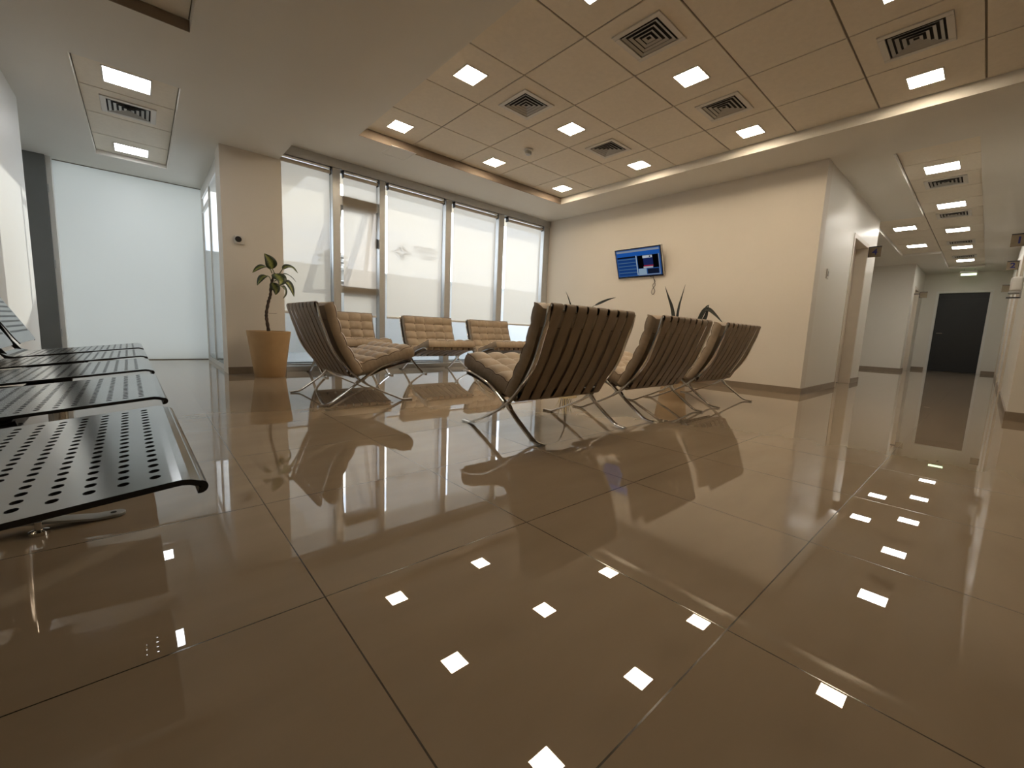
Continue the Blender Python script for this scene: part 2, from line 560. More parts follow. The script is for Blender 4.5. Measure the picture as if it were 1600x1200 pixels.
def back_wall_material():  # back wall, translucency added so that outside light brightens it
    m = bpy.data.materials.new('white_translucent_wall')
    m.use_nodes = True
    nt = m.node_tree
    N, L = nt.nodes, nt.links
    b = N['Principled BSDF']
    b.inputs['Base Color'].default_value = (0.74, 0.77, 0.76, 1)
    b.inputs['Roughness'].default_value = 0.35
    tl = N.new('ShaderNodeBsdfTranslucent'); tl.inputs['Color'].default_value = (0.74, 0.82, 0.80, 1)
    t = N.new('ShaderNodeTexCoord'); n = N.new('ShaderNodeTexNoise'); n.inputs['Scale'].default_value = 1.5
    mr = N.new('ShaderNodeMapRange'); mr.inputs['To Min'].default_value = 0.050; mr.inputs['To Max'].default_value = 0.070
    L.new(t.outputs['Object'], n.inputs['Vector']); L.new(n.outputs['Fac'], mr.inputs['Value'])
    mx = N.new('ShaderNodeMixShader')
    L.new(mr.outputs[0], mx.inputs['Fac']); L.new(b.outputs[0], mx.inputs[1]); L.new(tl.outputs[0], mx.inputs[2])
    L.new(mx.outputs[0], N['Material Output'].inputs['Surface'])
    return m
mb = MB()
mb.quad([(-0.72, YB, 0.0), (0.72, YB, 0.0), (0.72, YB, ZS + 0.02), (-0.72, YB, ZS + 0.02)])
struct('wall_back', mb, back_wall_material())
sbox('trim_17', (-0.735, YB + 0.002, ZS, 0.74, YB + 0.1, ZP + 0.2), M['wall_cool'])
sbox('trim_19', (-0.690, YB - 0.002, 0.0, 0.70, YB, 0.010), M['groove'])
sbox('trim_18', (-0.690, YB - 0.002, ZS - 0.010, 0.70, YB, ZS), M['groove'])
sbox('trim_20', (-0.735, 7.34, 0, -0.690, YB, ZS), M['white_trim'], bevel=0.004)
for k, z in enumerate((0.30, 1.10, 1.95)):
    sbox('trim_%d' % (21 + k), (-0.742, 7.325, z, -0.722, 7.345, z + 0.09), M['frame'], bevel=0.003)
# column between the alcove and the hall windows
sbox('wall_column', (0.674, 5.382, 0, 1.240, 5.70, ZS), M['wall'])
sbox('wall_column_top', (1.10, 5.40, ZS, 1.240, 5.70, ZP), M['wall'])

# ---- skirting
SK = 0.075
def skirt(name, b):
    sbox(name, b, M['skirting'])
skirt('baseboard_tv', (XT - 0.012, YC - 0.012, 0, XT, YW - 0.02, SK))
skirt('baseboard_corridor', (XT, YC - 0.012, 0, D0 - 0.06, YC, SK))
skirt('baseboard_corridor_far', (D1 + 0.06, YC - 0.012, 0, 8.81, YC, SK))
skirt('baseboard_lobby', (13.788, YC - 0.012, 0, 13.80, 4.05, SK))
skirt('baseboard_lobby_side', (13.80, YC - 0.012, 0, E0 - 0.06, YC, SK))
skirt('baseboard_end_left', (XE - 0.012, F1 + 0.07, 0, XE, YC, SK))
skirt('baseboard_end_right', (XE - 0.012, YR, 0, XE, F0 - 0.07, SK))
skirt('baseboard_column', (0.674, 5.370, 0, 1.240, 5.382, SK))
skirt('baseboard_right', (XT - 0.032, YN, 0, XT - 0.02, YR + 0.012, SK))
skirt('baseboard_corridor_right', (XT - 0.02, YR, 0, ops[0][0] - 0.06, YR + 0.012, SK))
skirt('baseboard_corridor_right_middle', (ops[0][1] + 0.06, YR, 0, ops[1][0] - 0.06, YR + 0.012, SK))
skirt('baseboard_corridor_right_far', (ops[1][1] + 0.06, YR, 0, ops[2][0] - 0.06, YR + 0.012, SK))

# ---- doors
def set_struct(o):
    o['kind'] = 'structure'
    return o
def doorway_y(n, x0, x1, y_face, sgn, zt, leaf_m, deep=0.13, handle=True):
    """door in a wall along x; sgn +1 when the wall body lies on +y"""
    fr = MB()
    w = 0.05
    ya, yb = y_face - sgn * 0.008, y_face + sgn * 0.16
    fr.box(x0 - w, min(ya, yb), 0, x0 + 0.01, max(ya, yb), zt + w, bevel=0.003)
    fr.box(x1 - 0.01, min(ya, yb), 0, x1 + w, max(ya, yb), zt + w, bevel=0.003)
    fr.box(x0, min(ya, yb), zt - 0.01, x1, max(ya, yb), zt + w, bevel=0.003)
    root = set_struct(fr.build('door_%d' % n, M['door']))
    yl = y_face + sgn * deep
    MB().box(x0 + 0.012, min(yl, yl + sgn * 0.03), 0.008, x1 - 0.012, max(yl, yl + sgn * 0.03), zt - 0.012, bevel=0.002).build('leaf', leaf_m, root)
    if handle:
        h = MB()
        hx = x0 + 0.08
        h.tube([(hx, yl, 1.02), (hx, yl - sgn * 0.045, 1.02), (hx + 0.11, yl - sgn * 0.045, 1.02)], 0.009)
        h.build('handle', M['chrome'], root, smooth=True)
    return root
doorway_y(4, D0, D1, YC, 1, DZ, M['door'])
doorway_y(5, E0, E1, YC, 1, 2.03, M['white_trim'])
for i, (a, b) in enumerate(ops):
    doorway_y(1 + i, a, b, YR, -1, 2.03, M['door'])
# dark door at the end of the corridor
fr = MB()
fr.box(XE - 0.012, F0 - 0.05, 0, XE + 0.10, F0 + 0.004, FZ + 0.05, bevel=0.003)
fr.box(XE - 0.012, F1 - 0.004, 0, XE + 0.10, F1 + 0.05, FZ + 0.05, bevel=0.003)
fr.box(XE - 0.012, F0, FZ - 0.004, XE + 0.10, F1, FZ + 0.05, bevel=0.003)
d6 = set_struct(fr.build('door_6', M['white_trim']))
sbox('wall_light_block', (XE + 0.09, YR - 0.1, -0.1, XE + 0.2, YC + 0.2, ZP), M['grey'])  # unseen slab, added to stop light leaking in around the end door
MB().box(XE + 0.05, F0 + 0.004, 0.005, XE + 0.09, F1 - 0.004, FZ - 0.004).build('leaf', M['dark'], d6)
MB().box(XE + 0.035, F0 + 0.05, FZ - 0.16, XE + 0.05, F1 - 0.05, FZ - 0.145).build('rail', M['black'], d6)
MB().tube([(XE + 0.05, F1 - 0.07, 1.0), (XE + 0.01, F1 - 0.07, 1.0), (XE + 0.01, F1 - 0.18, 1.0)], 0.009).build('handle', M['chrome'], d6, smooth=True)

# ============================================================ hall windows
ZH = 2.455
mull = [(1.240, 1.250), (1.819, 1.910), (2.414, 2.492), (3.425, 3.524), (4.429, 4.538), (5.470, XT)]
YF0, YF1 = 5.46, 5.60
sbox('trim_40', (1.240, YF0, ZH, XT, YF1, ZP), M['frame'])
sbox('trim_41', (1.240, YF0, 0, XT, YF1, 0.062), M['frame'])
for k, (a, b) in enumerate(mull[1:]):
    sbox('trim_%d' % (42 + k), (a, YF0 + 0.012, 0.0, b, YF1, ZH if k < 4 else ZP), M['frame'], bevel=0.003)
for k in range(5):
    a, b = mull[k][1], mull[k + 1][0]
    fr = MB()
    fr.box(a, 5.56, 0.062, a + 0.004, 5.58, ZH)
    fr.box(b - 0.004, 5.56, 0.062, b, 5.58, ZH)
    fr.box(a, 5.54, ZH - 0.025, b, 5.59, ZH)
    fr.box(a, 5.54, 0.062, b, 5.59, 0.085)
    if k == 1:
        fr.box(a, 5.53, 2.055, b, 5.60, 2.17)
        fr.box(a, 5.53, 0.985, b, 5.60, 1.075)
    w = set_struct(fr.build('window_%d' % (k + 1), M['frame']))
    if k != 1:
        MB().box(a + 0.003, 5.562, 0.08, b - 0.003, 5.568, ZH - 0.02).build('pane', M['glass'], w)
    else:
        MB().box(a + 0.003, 5.562, 0.08, b - 0.003, 5.568, 0.99).build('pane', M['glass'], w)
        MB().box(a + 0.003, 5.562, 2.165, b - 0.003, 5.568, ZH - 0.02).build('pane', M['glass'], w)
        # top-hung sash pushed open at the foot
        s = MB()
        s.box(a + 0.02, 0, -0.985, a + 0.065, 0.04, 0)
        s.box(b - 0.065, 0, -0.985, b - 0.02, 0.04, 0)
        s.box(a + 0.02, 0, -0.045, b - 0.02, 0.04, 0)
        s.box(a + 0.02, 0, -0.985, b - 0.02, 0.04, -0.94)
        so = s.build('sash', M['frame'], w)
        so.location = (0, 5.60, 2.06)
        so.rotation_euler = (radians(17), 0, 0)
        MB().box(a + 0.06, 0.017, -0.945, b - 0.06, 0.023, -0.04).build('pane', M['glass'], so)
        MB().tube([(a + 0.30, 5.60, 1.09), (a + 0.32, 5.68, 1.12), (a + 0.36, 5.78, 1.13), (a + 0.42, 5.86, 1.12)], 0.005).build('stay', M['chrome'], w, smooth=True)
        MB().box(b - 0.03, 5.52, 1.60, b - 0.008, 5.56, 1.72, bevel=0.003).build('latch', M['black'], w)

# logo on the glass of the third window, seen from behind
logo = thing('window_decal', 'faint four-pointed star logo with mirrored lettering on the third window pane', 'decal', (2.78, 5.575, 1.62))
M['decal'] = mat('grey_vinyl_film', (0.30, 0.29, 0.27), 0.7, noise=0.1, nscale=30)
st = MB()
for q in range(4):
    an = pi / 2 * q + pi / 2 + 0.06
    d = Vector((cos(an), 0, sin(an))); n = Vector((-sin(an), 0, cos(an)))
    tip = d * (0.135 if q % 2 == 0 else 0.155)
    for sgn in (-1, 1):
        p = [tip, d * 0.075 + n * 0.020 * sgn, d * 0.03 + n * 0.052 * sgn, n * 0.040 * sgn + d * 0.012, d * 0.052 + n * 0.012 * sgn]
        vs = [st.bm.verts.new(v) for v in p] + [st.bm.verts.new(v + Vector((0, 0.0008, 0))) for v in p]
        st.bm.faces.new(vs[:5]); st.bm.faces.new(vs[5:])
        for k in range(5):
            st.bm.faces.new((vs[k], vs[(k + 1) % 5], vs[5 + (k + 1) % 5], vs[5 + k]))
st.build('star', M['decal'], logo)
lt = MB()
rr = random.Random(3)
for row, (z, n, h, x0) in enumerate(((0.085, 15, 0.034, 0.19), (0.035, 16, 0.034, 0.18), (-0.015, 12, 0.022, 0.27), (-0.052, 9, 0.026, 0.30))):
    x = x0
    for k in range(n):
        w_ = 0.013 + 0.006 * rr.random()
        lt.box(x, -0.0004, z, x + 0.0035, 0.0004, z + h)
        typ = rr.randint(0, 3)
        if typ in (0, 1):
            lt.box(x, -0.0004, z + h - 0.004, x + w_, 0.0004, z + h)
        if typ in (1, 2):
            lt.box(x, -0.0004, z, x + w_, 0.0004, z + 0.004)
        if typ in (0, 3):
            lt.box(x + w_ - 0.0035, -0.0004, z, x + w_, 0.0004, z + h)
            lt.box(x, -0.0004, z + h * 0.45, x + w_, 0.0004, z + h * 0.45 + 0.004)
        x += w_ + 0.007
lt.build('lettering', M['decal'], logo)['kind'] = 'stuff'

# roller blinds
bl = [(1.250, 1.795, 'leftmost blind, beside the white column'), (1.958, 2.388, 'narrow blind over the open sash window'),
      (2.538, 3.392, 'wide blind over the star logo, middle of the five'), (3.582, 4.398, 'wide blind second from the right'),
      (4.625, 5.435, 'rightmost blind, beside the tv wall')]
for k, (a, b, wh) in enumerate(bl):
    t = thing('roller_blind', 'beige see-through roller blind, ' + wh, 'blind', ((a + b) / 2, 5.495, 2.40), 0, 'roller blinds along the window wall')
    hw = (b - a) / 2
    MB().tube([(-hw, 0, 0), (hw, 0, 0)], 0.022, n=16).build('roller', M['roll'], t, smooth=True)
    fb = MB()
    for q in range(8):
        fb.quad([(-hw + hw * q / 4, 0.021, -1.69), (-hw + hw * (q + 1) / 4, 0.021, -1.69), (-hw + hw * (q + 1) / 4, 0.021, 0.0), (-hw + hw * q / 4, 0.021, 0.0)])
    bmesh.ops.remove_doubles(fb.bm, verts=fb.bm.verts, dist=1e-5)
    fb.build('fabric', M['blind'], t)
    MB().box(-hw, -0.018, 0.026, hw, 0.030, 0.048, bevel=0.003).build('head_rail', M['rail'], t)
    MB().box(-hw, 0.012, -1.712, hw, 0.030, -1.685, bevel=0.004).build('bottom_bar', M['diffuser_frame'], t)
    MB().box(-hw - 0.010, -0.022, -0.03, -hw, 0.035, 0.055).build('bracket', M['black'], t)
    MB().box(hw, -0.022, -0.03, hw + 0.010, 0.035, 0.055).build('bracket', M['black'], t)

# ---- alcove window, on the side of the column, looking out on the terrace
XG = 0.70
w6 = MB()
w6.box(XG, 5.70, 0, XG + 0.022, YB, 0.05)
w6.box(XG, 5.70, 2.21, XG + 0.022, YB, ZS)
w6.box(XG, 5.70, 0.05, XG + 0.022, 5.74, 2.21)
w6.box(XG, 6.62, 0.05, XG + 0.022, 6.65, 2.21)
w6.box(XG, YB - 0.05, 0.05, XG + 0.022, YB, 2.21)
w6.box(XG, 6.66, 2.02, XG + 0.022, YB - 0.05, 2.07)
w6o = set_struct(w6.build('window_6', M['white_trim']))
MB().box(XG + 0.008, 5.735, 0.045, XG + 0.014, 6.625, 2.215).build('pane', M['glass'], w6o)
MB().box(XG + 0.008, 6.645, 0.045, XG + 0.014, YB - 0.045, 2.215).build('pane', M['glass'], w6o)

# ---- outside: terrace, parapet, eaves, distant roof vent
struct('floor_terrace', MB().box(0.72, 5.6, -0.12, 24, 7.45, 0.10), M['outfloor'])
struct('wall_parapet', MB().box(0.72, 7.45, -0.1, 24, 7.62, 1.50), M['outwall'])
struct('trim_60', MB().box(0.70, 7.42, 1.50, 24, 7.65, 1.535), M['outwall'])
struct('ceiling_eave', MB().box(0.5, 5.60, 2.66, 24, 6.68, 2.80), M['eave'])
struct('ceiling_eave_corner', MB().box(0.5, 6.68, 2.66, 1.88, 8.16, 2.80), M['eave'])
struct('wall_facade', MB().box(0.5, 5.60, ZP, 24, 5.66, 2.66), M['outwall'])
struct('wall_facade_side', MB().box(XT + 0.18, 5.60, -0.1, 24, 5.70, 2.66), M['outwall'])
rv = thing('roof_vent', 'stacked-disc roof vent seen through the blind above the parapet', 'roof vent', (2.98, 9.0, 0))
MB().lathe([(0.0, 0.0), (0.16, 0.0), (0.16, 1.82), (0.0, 1.82)], 20).build('pipe', M['vent_out'], rv, smooth=True)
for k, z in enumerate((1.72, 1.82, 1.92)):
    MB().lathe([(0.10, z - 0.02), (0.27, z), (0.29, z + 0.025), (0.24, z + 0.05), (0.10, z + 0.07)], 24).build('disc', M['vent_out'], rv, smooth=True)
MB().lathe([(0.19, 1.98), (0.18, 2.02), (0.10, 2.06), (0.0, 2.075)], 24).build('cap', M['vent_out'], rv, smooth=True)

# ============================================================ lamps, vents, detector
def make_lamp(size, z, m, name, label, group):
    t = thing(name, label, 'ceiling light', (0, 0, z), 0, group)
    h = size / 2
    f = MB()
    w = 0.008
    f.box(-h - w, -h - w, -0.006, -h, h + w, 0.0)
    f.box(h, -h - w, -0.006, h + w, h + w, 0.0)
    f.box(-h, -h - w, -0.006, h, -h, 0.0)
    f.box(-h, h, -0.006, h, h + w, 0.0)
    f.build('frame', M['diffuser_frame'], t)
    MB().box(-h, -h, -0.0045, h, h, -0.0005).build('diffuser', m, t)
    return t
HX = [2.4361 + (i - 0.5) * CX for i in (0, 2, 4)]
HY = [GY1 - (2 * k + 0.5) * CY for k in range(4)]
rown = ['window row', 'second row from the window', 'third row from the window', 'fourth row from the window', 'row behind the camera']
coln = ['left', 'middle', 'right']
proto = None
for j, y in enumerate(HY):
    for i, x in enumerate(HX):
        if j == 4 and i == 0:
            pass
        lab = 'small square warm ceiling light, %s of the %s in the hall' % (coln[i], rown[j])
        if proto is None:
            proto = make_lamp(0.195, ZI, M['hall_lamp'], 'ceiling_light', lab, 'square warm lights in the hall ceiling')
            proto.location = (x, y, ZI)
        else:
            dup(proto, (x, y, ZI), 0, lab)
lc = None
corr = [(6.82, 'nearest in the corridor strip, before the first vent'), (8.63, 'second in the corridor strip'), (10.45, 'third in the corridor strip'),
        (12.25, 'fourth in the corridor strip'), (14.06, 'farthest in the corridor strip, before the end wall')]
for x, wh in corr:
    lab = 'bright white square ceiling light, ' + wh
    if lc is None:
        lc = make_lamp(0.27, ZIC, M['corr_lamp'], 'ceiling_light', lab, 'white lights along the corridor ceiling')
        lc.location = (x, 0.589, ZIC)
    else:
        dup(lc, (x, 0.589, ZIC), 0, lab)
dup(lc, (9.86, 1.189, ZIC), 0, 'bright white ceiling light, nearer of the two in the short strip beyond room 4')
dup(lc, (11.65, 1.189, ZIC), 0, 'bright white ceiling light, farther of the two in the short strip beyond room 4')
ZLA = ZS + 0.045
M['alcove_lamp'] = emis('cool_panel_glow', (0.97, 0.98, 1.0), 9.0)
la = make_lamp(0.27, ZLA, M['alcove_lamp'], 'ceiling_light', 'white square ceiling light, nearer of the two in the alcove ceiling recess', 'white lights in the alcove ceiling')
la.location = (0.012, 4.66, ZLA)
dup(la, (0.012, 6.50, ZLA), 0, 'white square ceiling light, farther of the two in the alcove ceiling recess')

def make_vent(size, z):
    t = thing('air_vent', 'vent', 'air vent', (0, 0, z))
    h = size / 2
    f = MB()
    w = 0.038
    f.box(-h, -h, -0.010, -h + w, h, 0.0, bevel=0.002, seg=1)
    f.box(h - w, -h, -0.010, h, h, 0.0, bevel=0.002, seg=1)
    f.box(-h + w, -h, -0.010, h - w, -h + w, 0.0, bevel=0.002, seg=1)
    f.box(-h + w, h - w, -0.010, h - w, h, 0.0, bevel=0.002, seg=1)
    f.build('frame', M['diffuser_frame'], t)
    MB().box(-h + w, -h + w, -0.0012, h - w, h - w, -0.0002).build('throat', M['vent_dark'], t)
    a = h - w - 0.012
    n = 4
    for k in range(n):
        o = a - k * (a / n)
        i = o - 0.018
        l = MB()
        for s in range(4):
            c, sn = cos(pi / 2 * s), sin(pi / 2 * s)
            def P(x, y, zz):
                return (x * c - y * sn, x * sn + y * c, zz)
            p = [P(-o, -o, -0.009), P(o, -o, -0.009), P(i, -i, -0.002), P(-i, -i, -0.002)]
            q = [(x_, y_, z_ - 0.0018) for x_, y_, z_ in p]
            vs = [l.bm.verts.new(v) for v in p + q]
            for fc in ((0, 1, 2, 3), (7, 6, 5, 4), (0, 4, 5, 1), (1, 5, 6, 2), (2, 6, 7, 3), (3, 7, 4, 0)):
                l.bm.faces.new([vs[v] for v in fc])
        l.build('louvre', M['vent_metal'], t)
    return t
v0 = make_vent(0.365, ZI)
hv = [(HX[0] + CX, HY[1], 'left of the two in the second light row of the hall'), (HX[1] + CX, HY[1], 'right of the two in the second light row of the hall'),
      (HX[0] + CX, HY[2], 'left of the two in the third light row of the hall'), (HX[1] + CX, HY[2], 'right of the two in the third light row of the hall'),
      (HX[1] + CX, HY[3], 'alone by the top right lamp of the hall ceiling')]
for k, (x, y, wh) in enumerate(hv):
    lab = 'square air vent, ' + wh
    if k == 0:
        v0.location = (x, y, ZI)
        v0['label'] = lab
        v0['group'] = 'square air vents in the hall ceiling'
    else:
        dup(v0, (x, y, ZI), 0, lab)
for x, wh in ((7.42, 'nearest in the corridor, after the first lamp'), (9.24, 'second in the corridor'), (11.65, 'third in the corridor'), (13.46, 'farthest in the corridor, before the last lamp')):
    dup(v0, (x, 0.589, ZIC), 0, 'square air vent in the ceiling strip, ' + wh, 'air vents along the corridor ceiling')
dup(v0, (0.012, 5.285, ZLA), 0, 'square air vent between the two alcove ceiling lights', 'air vents in the alcove ceiling')

sd = thing('smoke_detector', 'small round smoke detector on the hall ceiling between the lamps', 'smoke detector', (3.42, 3.74, ZI))
MB().lathe([(0.0, 0.0), (0.052, 0.0), (0.052, -0.012), (0.046, -0.022), (0.0, -0.022)], 28).build('base', M['diffuser_frame'], sd, smooth=True)
MB().lathe([(0.036, -0.022), (0.036, -0.048), (0.028, -0.056), (0.0, -0.056)], 28).build('sensor_cage', M['vent_metal'], sd, smooth=True)
ah = thing('access_hatch', 'faint square access hatch in the white ceiling near the windows', 'hatch', (2.31, 4.735, ZP))
f = MB()
for a in ((-0.15, -0.15, -0.135, 0.15), (0.135, -0.15, 0.15, 0.15), (-0.135, -0.15, 0.135, -0.135), (-0.135, 0.135, 0.135, 0.15)):
    f.box(a[0], a[1], -0.003, a[2], a[3], 0)
f.build('rim', M['diffuser_frame'], ah)
MB().box(-0.130, -0.130, -0.002, 0.130, 0.130, 0).build('panel', M['ceiling'], ah)

el = thing('emergency_light', 'slim glowing emergency light hanging over the dark corridor door', 'emergency light', (15.2, 0.54, 0))
MB().box(-0.02, -0.15, 2.44, 0.02, 0.15, 2.50, bevel=0.004).build('housing', M['diffuser_frame'], el)
MB().box(-0.012, -0.13, 2.395, 0.012, 0.13, 2.44, bevel=0.003).build('glowing_strip', M['exit_glow'], el)
for s in (-0.09, 0.09):
    MB().tube([(0, s, 2.50), (0, s, ZP)], 0.005).build('hanger', M['chrome'], el, smooth=True)

# ============================================================ lounge chairs
def make_chair():
    """origin on the floor under the middle of the rear feet, front towards +x"""
    t = thing('lounge_chair', 'chair', 'chair', (0, 0, 0))
    backleg = spline([(0.004, 0.718), (0.020, 0.640), (0.050, 0.552), (0.100, 0.414), (0.188, 0.288), (0.305, 0.175), (0.440, 0.098), (0.575, 0.036), (0.640, 0.009), (0.722, 0.007)], 6)
    seatleg = spline([(0.724, 0.326), (0.680, 0.331), (0.612, 0.320), (0.520, 0.294), (0.440, 0.262), (0.305, 0.175), (0.213, 0.107), (0.125, 0.046), (0.070, 0.014), (0.0, 0.007)], 6)
    for s in (-1, 1):
        y = s * 0.372
        f = MB()
        f.bar(backleg, 0.013, 0.029, y)
        f.bar(seatleg, 0.013, 0.028, y)
        # welded web at the crossing
        f.bar(spline([(0.262, 0.218), (0.287, 0.183), (0.262, 0.146)], 5), 0.014, 0.026, y)
        f.bar(spline([(0.352, 0.205), (0.324, 0.176), (0.350, 0.146)], 5), 0.014, 0.026, y)
        f.build('side_frame', M['chrome'], t, smooth=True)
    for (x, z) in ((0.004, 0.712), (0.232, 0.236), (0.706, 0.322), (0.385, 0.222)):
        MB().box(x - 0.005, -0.365, z - 0.017, x + 0.005, 0.365, z + 0.017, bevel=0.003).build('crossbar', M['chrome'], t, smooth=True)
    n = 8
    rr = random.Random(11)
    for k in range(n):
        y = -0.324 + k * 0.648 / (n - 1)
        j = rr.uniform(-0.006, 0.006)
        pb = spline([(0.016, 0.690), (0.017, 0.724), (0.004, 0.734), (-0.010, 0.724), (-0.004, 0.690), (0.030 + j * 0.2, 0.600), (0.072, 0.490), (0.124 + j * 0.2, 0.380), (0.176, 0.292), (0.212, 0.228), (0.226, 0.210), (0.244, 0.208), (0.252, 0.232)], 4)
        MB().bar(pb, 0.0045, 0.071, y + j * 0.5, 0.004, k * 1.7).build('back_strap', M['strap'], t, smooth=True)
        ps = spline([(0.694, 0.337), (0.712, 0.342), (0.722, 0.330), (0.716, 0.306), (0.690, 0.301), (0.600, 0.282 + j * 0.6), (0.500, 0.252), (0.400, 0.212), (0.382, 0.204), (0.370, 0.216)], 4)
        MB().bar(ps, 0.0045, 0.070, y + j * 0.6).build('seat_strap', M['strap'], t, smooth=True)

    def cushion(name, L, Wd, T, nu, nv, O, du, dn, bow=0.0):
        """tufted leather cushion: u along its length from O, n its face normal"""
        bm = bmesh.new()
        du = Vector((du[0], 0, du[1])).normalized()
        dn = Vector((dn[0], 0, dn[1])).normalized()
        O = Vector((O[0], 0, O[1]))
        per = 8
        U, V = nu * per, nv * per
        def top(i, j):
            u, v = i / U, j / V
            fu, fv = (u * nu) % 1.0, (v * nv) % 1.0
            gu = min(fu, 1 - fu) if 0.001 < u < 0.999 else 0.5
            gv = min(fv, 1 - fv) if 0.001 < v < 0.999 else 0.5
            h = 0.010 * (1 - math.exp(-(gu * 6.0) ** 2)) * (1 - math.exp(-(gv * 6.0) ** 2))
            h += 0.010 * (sin(pi * fu) * sin(pi * fv)) ** 0.6 if 0 < fu < 1 and 0 < fv < 1 else 0
            # buttons
            if 0.001 < u < 0.999 and 0.001 < v < 0.999:
                h -= 0.010 * math.exp(-((gu / 0.14) ** 2 + (gv / 0.14) ** 2))
            edge = min(u, 1 - u) * L
            edge2 = min(v, 1 - v) * Wd
            r = 0.022
            e = min(edge, edge2)
            if e < r:
                h -= 0.014 * (1 - e / r) ** 2
            return h
        grid = {}
        for i in range(U + 1):
            for j in range(V + 1):
                u, v = i / U, j / V
                wob = 0.004 * sin(u * 9 + v * 5) 
                p = O + du * (u * L) + Vector((0, (v - 0.5) * (Wd + 0.006 * sin(pi * u)), 0)) + dn * (T + top(i, j) + wob * 0.5 - bow * sin(pi * u))
                grid[i, j] = bm.verts.new(p)
        for i in range(U):
            for j in range(V):
                bm.faces.new((grid[i, j], grid[i + 1, j], grid[i + 1, j + 1], grid[i, j + 1]))
        # boundary loop and puffed side band
        loop = [(i, 0) for i in range(U)] + [(U, j) for j in range(V)] + [(i, V) for i in range(U, 0, -1)] + [(0, j) for j in range(V, 0, -1)]
        prev = [grid[k] for k in loop]
        cen = O + du * (L / 2)
        seamloop = [v.co.copy() for v in prev]
        for (ft, out) in ((0.80, 0.007), (0.5, 0.011), (0.2, 0.007), (0.02, -0.002)):
            cur = []
            for k in loop:
                i, j = k
                base = O + du * (i / U * L) + Vector((0, (j / V - 0.5) * Wd, 0))
                dr = Vector((0, 0, 0))
                if i == 0: dr -= du
                if i == U: dr += du
                if j == 0: dr += Vector((0, -1, 0))
                if j == V: dr += Vector((0, 1, 0))
                if dr.length > 0: dr.normalize()
                wr = 0.0015 * sin((i + j) * 2.3)
                cur.append(bm.verts.new(base + dr * (out + wr) + dn * (T * ft - bow * sin(pi * i / U))))
            for a in range(len(loop)):
                b = (a + 1) % len(loop)
                bm.faces.new((prev[a], prev[b], cur[b], cur[a]))
            prev = cur
        # underside, closed by strips across the width
        key = {k: v for k, v in zip(loop, prev)}
        inner = {}
        for i in range(U + 1):
            for j in range(V + 1):
                if (i, j) in key:
                    inner[i, j] = key[i, j]
                else:
                    inner[i, j] = bm.verts.new(O + du * (i / U * L) + Vector((0, (j / V - 0.5) * Wd, 0)) + dn * (T * 0.02 - bow * sin(pi * i / U)))
        for i in range(U):
            for j in range(V):
                bm.faces.new((inner[i, j], inner[i, j + 1], inner[i + 1, j + 1], inner[i + 1, j]))
        m = MB(); m.bm.free(); m.bm = bm
        c = m.build(name, M['leather'], t, smooth=True)
        pp = MB()
        seamloop.append(seamloop[0])
        pp.tube(seamloop, 0.0032, n=6, cap=False)
        pp.build('piping', M['piping'], c, smooth=True)
        btn = MB()
        for i in range(1, nu):
            for j in range(1, nv):
                p = grid_pos = O + du * (i / nu * L) + Vector((0, (j / nv - 0.5) * Wd, 0)) + dn * (T - 0.004 - bow * sin(pi * i / nu))
                for a, r_, h_ in ((0, 0.009, 0.0),):
                    ring = [btn.bm.verts.new(p + du * (r_ * cos(q * pi / 4)) + Vector((0, r_ * sin(q * pi / 4), 0))) for q in range(8)]
                    apex = btn.bm.verts.new(p + dn * 0.006)
                    for q in range(8):
                        btn.bm.faces.new((ring[q], ring[(q + 1) % 8], apex))
        btn.build('buttons', M['piping'], c, smooth=True)['kind'] = 'stuff'
        return c
    # back cushion: from the bottom up along the straps
    bc = cushion('back_cushion', 0.530, 0.75, 0.074, 5, 5, (0.258, 0.222), (-0.228, 0.530), (0.530, 0.228), 0.030)
    sm2 = MB()
    sm2.tube([(0.066, -0.372, 0.612), (0.066, 0.372, 0.612)], 0.003, n=6)
    sm2.build('flap_seam', M['piping'], bc)
    cushion('seat_cushion', 0.520, 0.695, 0.095, 5, 5, (0.262, 0.190), (0.480, 0.152), (-0.152, 0.480))
    return t

CH = make_chair()
G = 'tufted lounge chairs around the waiting area'
CH.location = (1.895, 1.452, 0)
CH.rotation_euler = (0, 0, pi / 2)
CH['label'] = 'taupe leather lounge chair with its strapped back to the camera, leftmost and nearest of three'
CH['group'] = G
dup(CH, (2.985, 1.455, 0), pi / 2 , 'taupe leather lounge chair with its strapped back to the camera, middle of three')
dup(CH, (4.065, 1.465, 0), pi / 2 , 'taupe leather lounge chair with its strapped back to the camera, rightmost, before the tv wall')
dup(CH, (0.897, 3.425, 0), 0, 'taupe leather lounge chair seen side-on by the tan plant pot, facing right')
dup(CH, (1.845, 5.385, 0), -pi / 2, 'taupe leather lounge chair facing us by the windows, left of three, partly hidden')
dup(CH, (3.045, 5.385, 0), -pi / 2, 'taupe leather lounge chair facing us by the windows, middle of three')
dup(CH, (4.140, 5.385, 0), -pi / 2, 'taupe leather lounge chair facing us by the windows, right of three')

